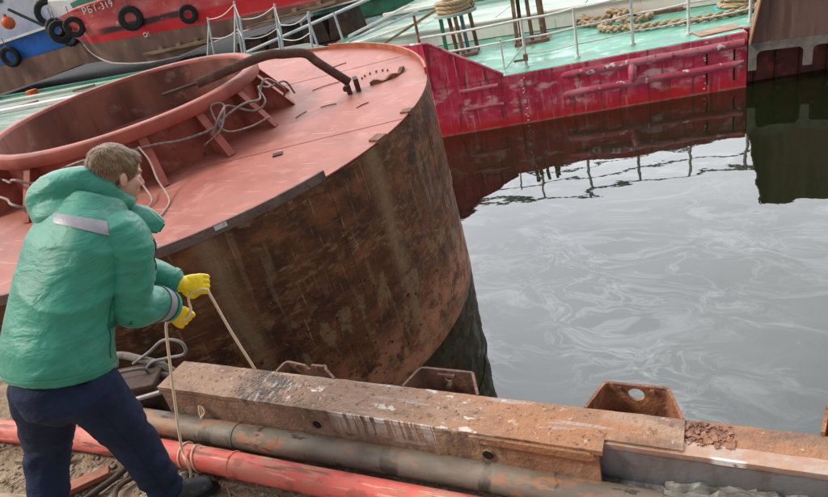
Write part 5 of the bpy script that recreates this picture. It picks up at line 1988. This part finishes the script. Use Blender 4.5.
M_seam = plain("dark_green_seam", (0.010, 0.13, 0.09), 0.7, 0.2, 40, 0.1)
cloth_seam([(-2.10, 1.36, 1.14), (-2.08, 1.27, 1.02), (-2.07, 1.21, 0.90), (-2.07, 1.19, 0.86)], "side_seam")
snap_patch((-2.075, 1.235, 0.985), (-2.06, 1.31, 0.955), (-2.065, 1.225, 0.965), (-2.05, 1.30, 0.935), V((-0.9, 0.2, -0.1)), 0.004, M_seam, "pocket_flap", 8, 3)
fa = (wrR - elR).normalized()
snap_ring(elR.lerp(wrR, 0.70), fa, 0.16, 0.050, 0.003, M_stripe, "reflective_cuff_band", bv=SR)
vd = V((-2.25, 1.42, 1.28)) - V((0, 0, 2.05))
snap_patch((-2.400, 1.450, 1.352), (-2.150, 1.470, 1.303), (-2.400, 1.432, 1.318), (-2.130, 1.438, 1.258), vd, 0.004, M_stripe, "reflective_back_band", 26, 5)
hd = V(JR[0][1]).normalized()
snap_ring(V(JR[0][0]) + hd * 0.030, hd, 0.4, 0.009, 0.003, M_jacket, "hem_seam", n=64)
snap_ring(wrR - fa * 0.012, fa, 0.14, 0.022, 0.004, M_jacket, "sleeve_cuff", bv=SR)
fl = (wrL - elL).normalized()
snap_ring(wrL - fl * 0.012, fl, 0.14, 0.022, 0.003, M_jacket, "sleeve_cuff", bv=SL)
# black sleeve badge with a small tricolour on it
ua = (elR - shR).normalized()
bx = V((0.35, 0.93, 0)).normalized()
c0 = shR.lerp(elR, 0.42) + bx * 0.05 + V((0.02, 0, 0))
tg = ua.cross(bx).normalized()
bdir = (-bx - V((0.35, 0, 0))).normalized()
badge = snap_patch(c0 - ua * 0.06 - tg * 0.035, c0 - ua * 0.06 + tg * 0.035, c0 + ua * 0.06 - tg * 0.035, c0 + ua * 0.06 + tg * 0.035, bdir, 0.002, M_black, "sleeve_badge", 6, 8, bv=SR)
for k, (nm, mt_) in enumerate((("white_stripe", M_flagw), ("blue_stripe", M_flagb), ("red_stripe", M_flagr))):
    u0, u1 = -0.045 + 0.016 * k, -0.045 + 0.016 * (k + 1) - 0.001
    snap_patch(c0 + ua * u0 - tg * 0.026, c0 + ua * u0 + tg * 0.026, c0 + ua * u1 - tg * 0.026, c0 + ua * u1 + tg * 0.026, bdir, 0.007, mt_, nm, 5, 2, parent=badge, bv=SR)

# ---- hood thrown back, stand collar and open front flap
def hoodw(p, n):
    return 0.006 * nz((p.x, p.y, p.z * 1.4), 9) + 0.006 * ridge((p.x * 0.6, p.y, p.z * 1.6), 7.0, 2.0) ** 2 - 0.003


bm = bmesh.new()
hx = V((0.95, 0.25, -0.12)).normalized()
hy = V((-0.2, 0.72, 0.45)).normalized()
hy = (hy - hx * hy.dot(hx)).normalized()
hz = hx.cross(hy)
if hz.z < 0:
    hz = -hz
limb(bm, [V((-2.455, 1.455, 1.385)), V((-2.400, 1.462, 1.408)), V((-2.330, 1.490, 1.432)), V((-2.262, 1.530, 1.450)), V((-2.195, 1.545, 1.405)), V((-2.165, 1.570, 1.350))], [0.074, 0.092, 0.090, 0.070, 0.056, 0.042], 22, 6)
limb(bm, [V((-2.42, 1.42, 1.36)), V((-2.33, 1.40, 1.365)), V((-2.24, 1.43, 1.36)), V((-2.18, 1.48, 1.345))], [0.058, 0.066, 0.060, 0.05], 18, 5)
torus(bm, (-2.248, 1.568, 1.350), (0.14, 0.45, 0.88), 0.082, 0.042, 30, 14, 1.15)
hood = remeshed("hood", bm, 0.0085, M_jacket, person, 6, hoodw)
ppart(hood)
HB = bvh_of(hood)
bm = bmesh.new()
# collar flap sticking out in front of the chin
fp = [(-2.160, 1.600, 1.315), (-2.110, 1.650, 1.265), (-2.035, 1.635, 1.205), (-2.055, 1.595, 1.175), (-2.130, 1.550, 1.215)]
prism(bm, [V(p) for p in fp], V((-0.03, 0.03, 0.0)))
bmesh.ops.bevel(bm, geom=bm.edges[:], offset=0.008, segments=2, affect='EDGES')
ppart(obj("collar_flap", bm, M_jacket, person, 60))
bm = bmesh.new()
q = spline([(-2.47, 1.455, 1.372), (-2.40, 1.40, 1.352), (-2.30, 1.375, 1.338), (-2.20, 1.395, 1.322), (-2.13, 1.45, 1.318)], 10)
q = [(lambda h: (h[0] + h[1] * 0.001) if h[0] is not None else p)(HB.find_nearest(p)) for p in q]
tube(bm, q, 0.0035, 6)
obj("hood_seam", bm, M_jacket, hood, 60)

# ---- trousers
def jeanw(p, n):
    d = 0.005 * nz((p.x, p.y, p.z * 1.6), 9) + 0.003 * nz(p, 24, 1.3)
    for kn in (knR, knL):
        w = max(0.0, 1 - abs(p.z - kn.z) / 0.16)
        d += 0.0030 * w * math.sin(p.z * 60 + 9 * nz(p, 5))
    for ak in (akR, akL):
        w = max(0.0, 1 - abs(p.z - ak.z - 0.05) / 0.13)
        d += 0.0035 * w * math.sin(p.z * 80 + 9 * nz(p, 6))
    return d


bm = bmesh.new()
limb(bm, [V((-2.285, 1.075, 0.86)), V((-2.275, 1.075, 0.76))], [0.165, 0.17], 28, 4)
limb(bm, [hpR + V((0, -0.01, 0.02)), hpR.lerp(knR, 0.5), knR, knR.lerp(akR, 0.5), akR + V((0, 0, 0.0))], [0.120, 0.106, 0.090, 0.084, 0.078], 26)
limb(bm, [hpL + V((0, -0.01, 0.02)), hpL.lerp(knL, 0.5), knL, knL.lerp(akL, 0.5), akL + V((0, 0, 0.0))], [0.120, 0.106, 0.090, 0.084, 0.078], 26)
trs = remeshed("trousers", bm, 0.008, M_denim, person, 6, jeanw)
ppart(trs)
TB = bvh_of(trs)
bm = bmesh.new()
for (hp, kn, ak, sx) in ((hpR, knR, akR, 1), (hpL, knL, akL, -1)):
    q = []
    for f in range(24):
        t = f / 23
        c = hp.lerp(kn, t * 2) if t < 0.5 else kn.lerp(ak, t * 2 - 1)
        d = V((0.8 * sx, -0.6, 0)).normalized()
        h = TB.ray_cast(c + d * 0.3, -d, 0.5)
        if h[0] is not None:
            q.append(h[0] + d * 0.0005)
    if len(q) > 3:
        tube(bm, q, 0.0028, 6)
o = obj("side_seam", bm, M_denim, trs, 60)
o['kind'] = 'stuff'

# ---- boots
def boot(ank, toe_dir):
    d = V((*toe_dir, 0)).normalized()
    bm = bmesh.new()
    base = V((ank.x, ank.y, 0))
    limb(bm, [base + V((0, 0, 0.17)), base + V((0, 0, 0.09))], [0.062, 0.060], 20, 4)
    limb(bm, [base - d * 0.045 + V((0, 0, 0.062)), base + d * 0.05 + V((0, 0, 0.06)), base + d * 0.13 + V((0, 0, 0.05)), base + d * 0.175 + V((0, 0, 0.047))], [0.044, 0.047, 0.045, 0.036], 20, 5)
    b = remeshed("boot", bm, 0.006, M_boot, person, 4, lambda p, n: 0.002 * nz(p, 30))
    ppart(b)
    bm = bmesh.new()
    sd_ = V((-d.y, d.x, 0))
    out = []
    for k in range(28):
        a = 2 * PI * k / 28
        fx = math.cos(a)
        w = 0.048 if fx > 0 else 0.040
        out.append(base + d * (0.065 + 0.150 * fx) + sd_ * (w * math.sin(a) * (1.0 - 0.12 * (fx < 0))) + V((0, 0, 0.004)))
    prism(bm, out, (0, 0, 0.026))
    obj("sole", bm, M_black, b)
    return b


boot(akR, (0.80, 0.60))
boot(akL, (0.30, 0.95))

# ---- gloves: palm, four curled fingers and a thumb, closed on the rope
def glove(W, d, palm_n, name, label=None):
    """W wrist, d direction of the hand, palm_n direction the palm faces"""
    d = V(d).normalized()
    pn = V(palm_n)
    pn = (pn - d * pn.dot(d)).normalized()
    sd_ = d.cross(pn)          # towards the little finger or index, by handedness
    P = lambda a, b, c: W + d * a + sd_ * b + pn * c
    bm = bmesh.new()
    limb(bm, [P(-0.045, 0, 0), P(-0.01, 0, 0), P(0.02, 0, 0)], [0.046, 0.036, 0.036], 18, 4)
    loft(bm, [ring_pts(P(0.005, 0, 0), sd_, pn, 0.030, 0.022, 18), ring_pts(P(0.04, 0, 0), sd_, pn, 0.042, 0.022, 18), ring_pts(P(0.085, 0, -0.002), sd_, pn, 0.047, 0.018, 18), ring_pts(P(0.098, 0, -0.001), sd_, pn, 0.042, 0.012, 18)])
    for k, (b, l) in enumerate(((-0.0345, 0.96), (-0.0115, 1.08), (0.0115, 1.0), (0.0335, 0.80))):
        q = [P(0.080, b, 0.0), P(0.100 + 0.012 * l, b, 0.010), P(0.112 * 1.0, b * 0.96, 0.034 * l), P(0.088, b * 0.92, 0.050 * l), P(0.062, b * 0.9, 0.044 * l)]
        limb(bm, q, [0.0125, 0.0125, 0.0118, 0.0112, 0.0098], 12, 4)
    limb(bm, [P(0.020, -0.034, 0.008), P(0.048, -0.052, 0.026), P(0.072, -0.040, 0.050), P(0.084, -0.018, 0.060)], [0.015, 0.0145, 0.0128, 0.0105], 12, 4)
    g_ = remeshed(name, bm, 0.0036, M_glove, person, 3, lambda p, n: 0.0012 * nz(p, 60))
    ppart(g_)
    return g_


gL = glove(V((-2.150, 1.660, 0.888)), V((0.72, 0.60, -0.34)), V((-0.62, 0.55, -0.55)), "glove")
gR = glove(V((-2.160, 1.562, 0.812)), V((0.08, 0.42, -0.80)), V((-0.80, 0.55, 0.2)), "glove")
snap_ring(V((-2.170, 1.645, 0.895)), V((0.72, 0.60, -0.30)), 0.14, 0.020, 0.0, M_cuffblue, "knit_cuff", parent=gL, bv=bvh_of(gL), n=32)

# ---- rope in his hands
bm = bmesh.new()
hl_ = V((-2.050, 1.695, 0.840))
tube(bm, spline([(-2.125, 1.655, 0.835), (-2.085, 1.675, 0.842), hl_, (-2.045, 1.70, 0.80), (-2.062, 1.742, 0.55), (-2.075, 1.790, 0.31), (-2.10, 1.815, 0.20), (-2.10, 1.84, -0.6)], 10), 0.0065, 8)
tube(bm, spline([(-2.125, 1.655, 0.835), (-2.128, 1.645, 0.80), (-2.112, 1.625, 0.775), (-2.122, 1.598, 0.748), (-2.150, 1.574, 0.752), (-2.165, 1.56, 0.775), (-2.180, 1.535, 0.765), (-2.196, 1.515, 0.70), (-2.216, 1.455, 0.50), (-2.238, 1.385, 0.26), (-2.237, 1.350, 0.155), (-2.205, 1.322, 0.125), (-2.195, 1.312, 0.07), (-2.190, 1.285, 0.03), (-2.150, 1.24, 0.02), (-2.100, 1.205, 0.02), (-2.02, 1.15, 0.02)], 10), 0.0065, 8)
tag(obj("hauling_rope", bm, M_cotton, None, 70), "thin pale rope running from the yellow gloves down behind the quay beam", "rope")
bm = bmesh.new()
for dx in (-0.040, 0.035):
    c = V((-2.235 + dx, 1.3835 - 0.02 * dx, 0.080))
    torus(bm, c, (1, 0.25 + 3 * dx, 0.1), 0.0625, 0.0045, 28, 7)
tag(obj("rope_lashing", bm, M_cotton, None, 70), "turns of thin pale rope lashed round the red pipe by the boot", "rope")

# ================================================================== QUAY CLUTTER
def hose(name, pts, r, mat, label, group=None):
    bm = bmesh.new()
    tube(bm, spline(pts, 10), r, 10)
    return tag(obj(name, bm, mat, None, 60), label, "hose", group)


hose("hose", [(-3.6, 1.75, 0.05), (-3.35, 1.78, 0.20), (-3.1, 1.80, 0.27), (-2.9, 1.79, 0.27), (-2.74, 1.79, 0.24), (-2.66, 1.80, 0.15), (-2.72, 1.80, 0.04)], 0.022, M_hose, "thick dusty hose arching beside the end of the quay beam")
hose("hose", [(-3.4, 1.62, 0.04), (-3.15, 1.68, 0.12), (-2.95, 1.72, 0.20), (-2.80, 1.74, 0.22), (-2.68, 1.76, 0.20), (-2.60, 1.80, 0.10)], 0.018, M_hose, "thinner dusty hose looped under the thick one at the beam end")
hose("grey_cable", [(-2.95, 1.77, 0.25), (-2.80, 1.79, 0.33), (-2.68, 1.82, 0.40), (-2.58, 1.84, 0.38), (-2.58, 1.83, 0.31), (-2.70, 1.80, 0.29), (-2.80, 1.76, 0.27), (-2.9, 1.72, 0.13)], 0.009, plain("grey_cable_sheath", (0.21, 0.20, 0.20), 0.7, 0.2, 20, 0.2), "thin grey cable curling above the hoses by the caisson wall")
for k in range(9):
    pts = [V((-2.62 + 0.03 * k, 1.80, 0.06))]
    for j in range(5):
        pts.append(pts[-1] + V((rnd.uniform(-0.10, 0.06), rnd.uniform(-0.015, 0.012), rnd.uniform(-0.01, 0.075))))
    bm = bmesh.new()
    tube(bm, spline(pts, 5), [0.013 - 0.0004 * i for i in range(26)][:len(spline(pts, 5))], 6)
    tag(obj("bent_root", bm, M_hose_dark, None, 60), "brown bent rod in the tangle left of the quay beam, %s" % ("leftmost and lowest", "second from the left", "third from the left", "fourth from the left", "the middle one", "fourth from the right", "third from the right", "second from the right", "rightmost, touching the beam")[k], "rod", "tangle at the beam end")
bm = bmesh.new()
box(bm, (0, 0, 0.11), (0.30, 0.20, 0.22), bev=0.02)
box(bm, (0, 0, 0.235), (0.32, 0.22, 0.03), bev=0.008)
o = thing("battery_box", "dark grey steel box tucked under the hoses left of the quay beam", "box", loc=(-2.86, 1.67, 0.0), rotz=R(25))
obj("case", bm, M_rust_dark, o)
bm = bmesh.new()
tube(bm, spline([(-0.1, 0, 0.25), (-0.08, 0, 0.29), (0.08, 0, 0.29), (0.1, 0, 0.25)], 5), 0.009, 7)
obj("handle", bm, M_hose, o, 60)
bm = bmesh.new()
tube(bm, [(-2.78, 1.575, 0.185), (-2.63, 1.635, 0.205)], 0.014, 10)
tag(obj("steel_tube_end", bm, plain("dull_tube", (0.34, 0.32, 0.30), 0.55, 0.2, 10, 0.1, None, 0.5), None, 60), "short bright steel tube lying against the corner of the quay beam", "tube")
hose("brown_hose", [(-2.62, 1.30, 0.03), (-2.63, 1.22, 0.03), (-2.68, 1.10, 0.025), (-2.72, 0.95, 0.025), (-2.7, 0.7, 0.025)], 0.017, M_hose_dark, "dark brown hose on the dirt running under the red pipe between his legs")
hose("brown_hose", [(-2.50, 1.30, 0.03), (-2.53, 1.24, 0.03), (-2.56, 1.17, 0.03), (-2.50, 1.10, 0.025), (-2.40, 1.07, 0.025), (-2.3, 1.0, 0.02)], 0.013, M_hose_dark, "brown hose curling round beside his right boot")
# battered planks and offcuts on the dirt
def plank(a, b, w, d, mat, label):
    bm = bmesh.new()
    bar(bm, a, b, w, d, bev=0.004)
    for v in bm.verts:
        v.co += V((nz(v.co, 9), nz(v.co, 9, 2), nz(v.co, 9, 4))) * 0.006
    return tag(obj("plank", bm, mat), label, "plank", "offcuts on the dirt")


plank((-3.40, 0.92, 0.03), (-2.85, 1.01, 0.03), 0.07, 0.03, M_wood, "long pale plank on the dirt at the bottom left corner")
plank((-2.86, 1.08, 0.03), (-2.70, 1.25, 0.035), 0.075, 0.03, M_stone_red, "reddish wood offcut on the dirt between his legs")
plank((-3.35, 1.18, 0.03), (-3.02, 1.26, 0.03), 0.04, 0.03, M_wood, "thin grey stick on the dirt left of his left leg")
plank((-2.76, 1.02, 0.02), (-2.55, 1.06, 0.02), 0.06, 0.02, plain("ochre_board", (0.50, 0.28, 0.06), 0.7, 0.3, 10, 0.2), "ochre yellow board end at the bottom edge between his legs")
# crumpled plastic at the bottom right
bm = bmesh.new()
nx_, ny_ = 22, 12
vs = [[None] * (nx_ + 1) for _ in range(ny_ + 1)]
for j in range(ny_ + 1):
    for i in range(nx_ + 1):
        u, v = i / nx_, j / ny_
        x, y = -0.16 + 0.62 * u, 1.555 + 0.075 * v
        z = 0.13 + 0.040 * math.sin(PI * u) * (1 - 0.3 * v) + 0.050 * abs(nz((u * 4, v * 2, 0), 2.1)) + 0.030 * abs(nz((u * 2, v, 1), 6))
        vs[j][i] = bm.verts.new((x + 0.01 * nz((u, v, 5), 6), y, z + (-0.06 * (0.2 - v) / 0.2 if v < 0.2 else 0)))
for j in range(ny_):
    for i in range(nx_):
        bm.faces.new((vs[j][i], vs[j][i + 1], vs[j + 1][i + 1], vs[j + 1][i]))
bmesh.ops.solidify(bm, geom=bm.faces[:], thickness=0.003)
tag(obj("plastic_sheet", bm, M_tarp, None, 35), "crumpled greyish plastic sheet stuffed beside the grey pipe at lower right", "sheet")
bm = bmesh.new()
for k in range(3):
    tube(bm, spline([(-2.30 + 0.012 * k, 1.574, 0.22), (-2.305 + 0.02 * k, 1.562, 0.17 + 0.01 * k), (-2.29 - 0.015 * k, 1.558, 0.13), (-2.27 + 0.01 * k, 1.56, 0.09)], 5), 0.004, 5)
tag(obj("wire_tie", bm, M_cotton, None, 60), "wisp of pale wire hanging on the beam face near its left end", "wire")['kind'] = 'stuff'

# stones and gravel on the dirt
def pebble(bm, c, s):
    r = bmesh.ops.create_icosphere(bm, subdivisions=1, radius=1.0)
    ang = rnd.uniform(0, PI)
    k1, k2, k3 = s * rnd.uniform(0.7, 1.3), s * rnd.uniform(0.6, 1.1), s * rnd.uniform(0.35, 0.75)
    o_ = rnd.uniform(0, 50)
    for v in r['verts']:
        f = 1 + 0.35 * nz(v.co, 1.3, o_)
        x, y, z = v.co.x * k1 * f, v.co.y * k2 * f, v.co.z * k3 * f
        v.co = V((c[0] + x * math.cos(ang) - y * math.sin(ang), c[1] + x * math.sin(ang) + y * math.cos(ang), c[2] + z))


for (x, y, q_, mt_, lab) in ((-2.27, 1.31, 0.040, M_stone, "grey stone touching the red pipe behind the boot"), (-2.80, 1.235, 0.030, M_stone, "pale stone on the dirt between his legs, nearest the red pipe"),
                            (-2.74, 1.285, 0.022, M_stone, "small pale stone beside the brown hose under the red pipe"), (-3.10, 1.14, 0.030, M_stone, "pale stone on the dirt left of his left leg"),
                            (-3.32, 1.07, 0.024, M_dirt, "earth-brown clod near the bottom left corner"), (-3.02, 1.05, 0.020, M_stone_red, "reddish brick chip just left of his left leg"),
                            (-1.86, 1.30, 0.026, M_stone, "pale stone on the dirt right of the boot"), (-1.70, 1.32, 0.020, M_stone_red, "reddish brick chip right of the boot under the red pipe")):
    bm = bmesh.new()
    pebble(bm, (0, 0, 0), q_)
    o = obj("stone", bm, mt_)
    o.location = (x, y, dirt_z(x, y) + q_ * 0.2)
    tag(o, lab, "stone", "stones on the dirt")
for nm, n_k, mt_ in (("gravel", 1500, M_stone), ("rubble", 700, M_dirt), ("splinters", 160, M_wood)):
    bm = bmesh.new()
    for k in range(n_k):
        x, y = rnd.uniform(-3.9, -1.0), rnd.uniform(0.8, 1.55)
        if nm == "splinters":
            a = rnd.uniform(0, PI)
            l = rnd.uniform(0.02, 0.09)
            z = dirt_z(x, y) + 0.006
            bar(bm, (x, y, z), (x + l * math.cos(a), y + l * math.sin(a), z + rnd.uniform(0, 0.012)), 0.005, 0.004)
        else:
            s = 0.002 + 0.016 * rnd.random() ** 2.6
            pebble(bm, (x, y, dirt_z(x, y) + s * 0.2), s)
    o = obj(nm, bm, mt_)
    o['kind'] = 'stuff'
    o['label'] = {"gravel": "pale gravel scattered over the dirt of the quay", "rubble": "small brown clods scattered over the dirt", "splinters": "wood splinters scattered over the dirt"}[nm]
    o['category'] = nm
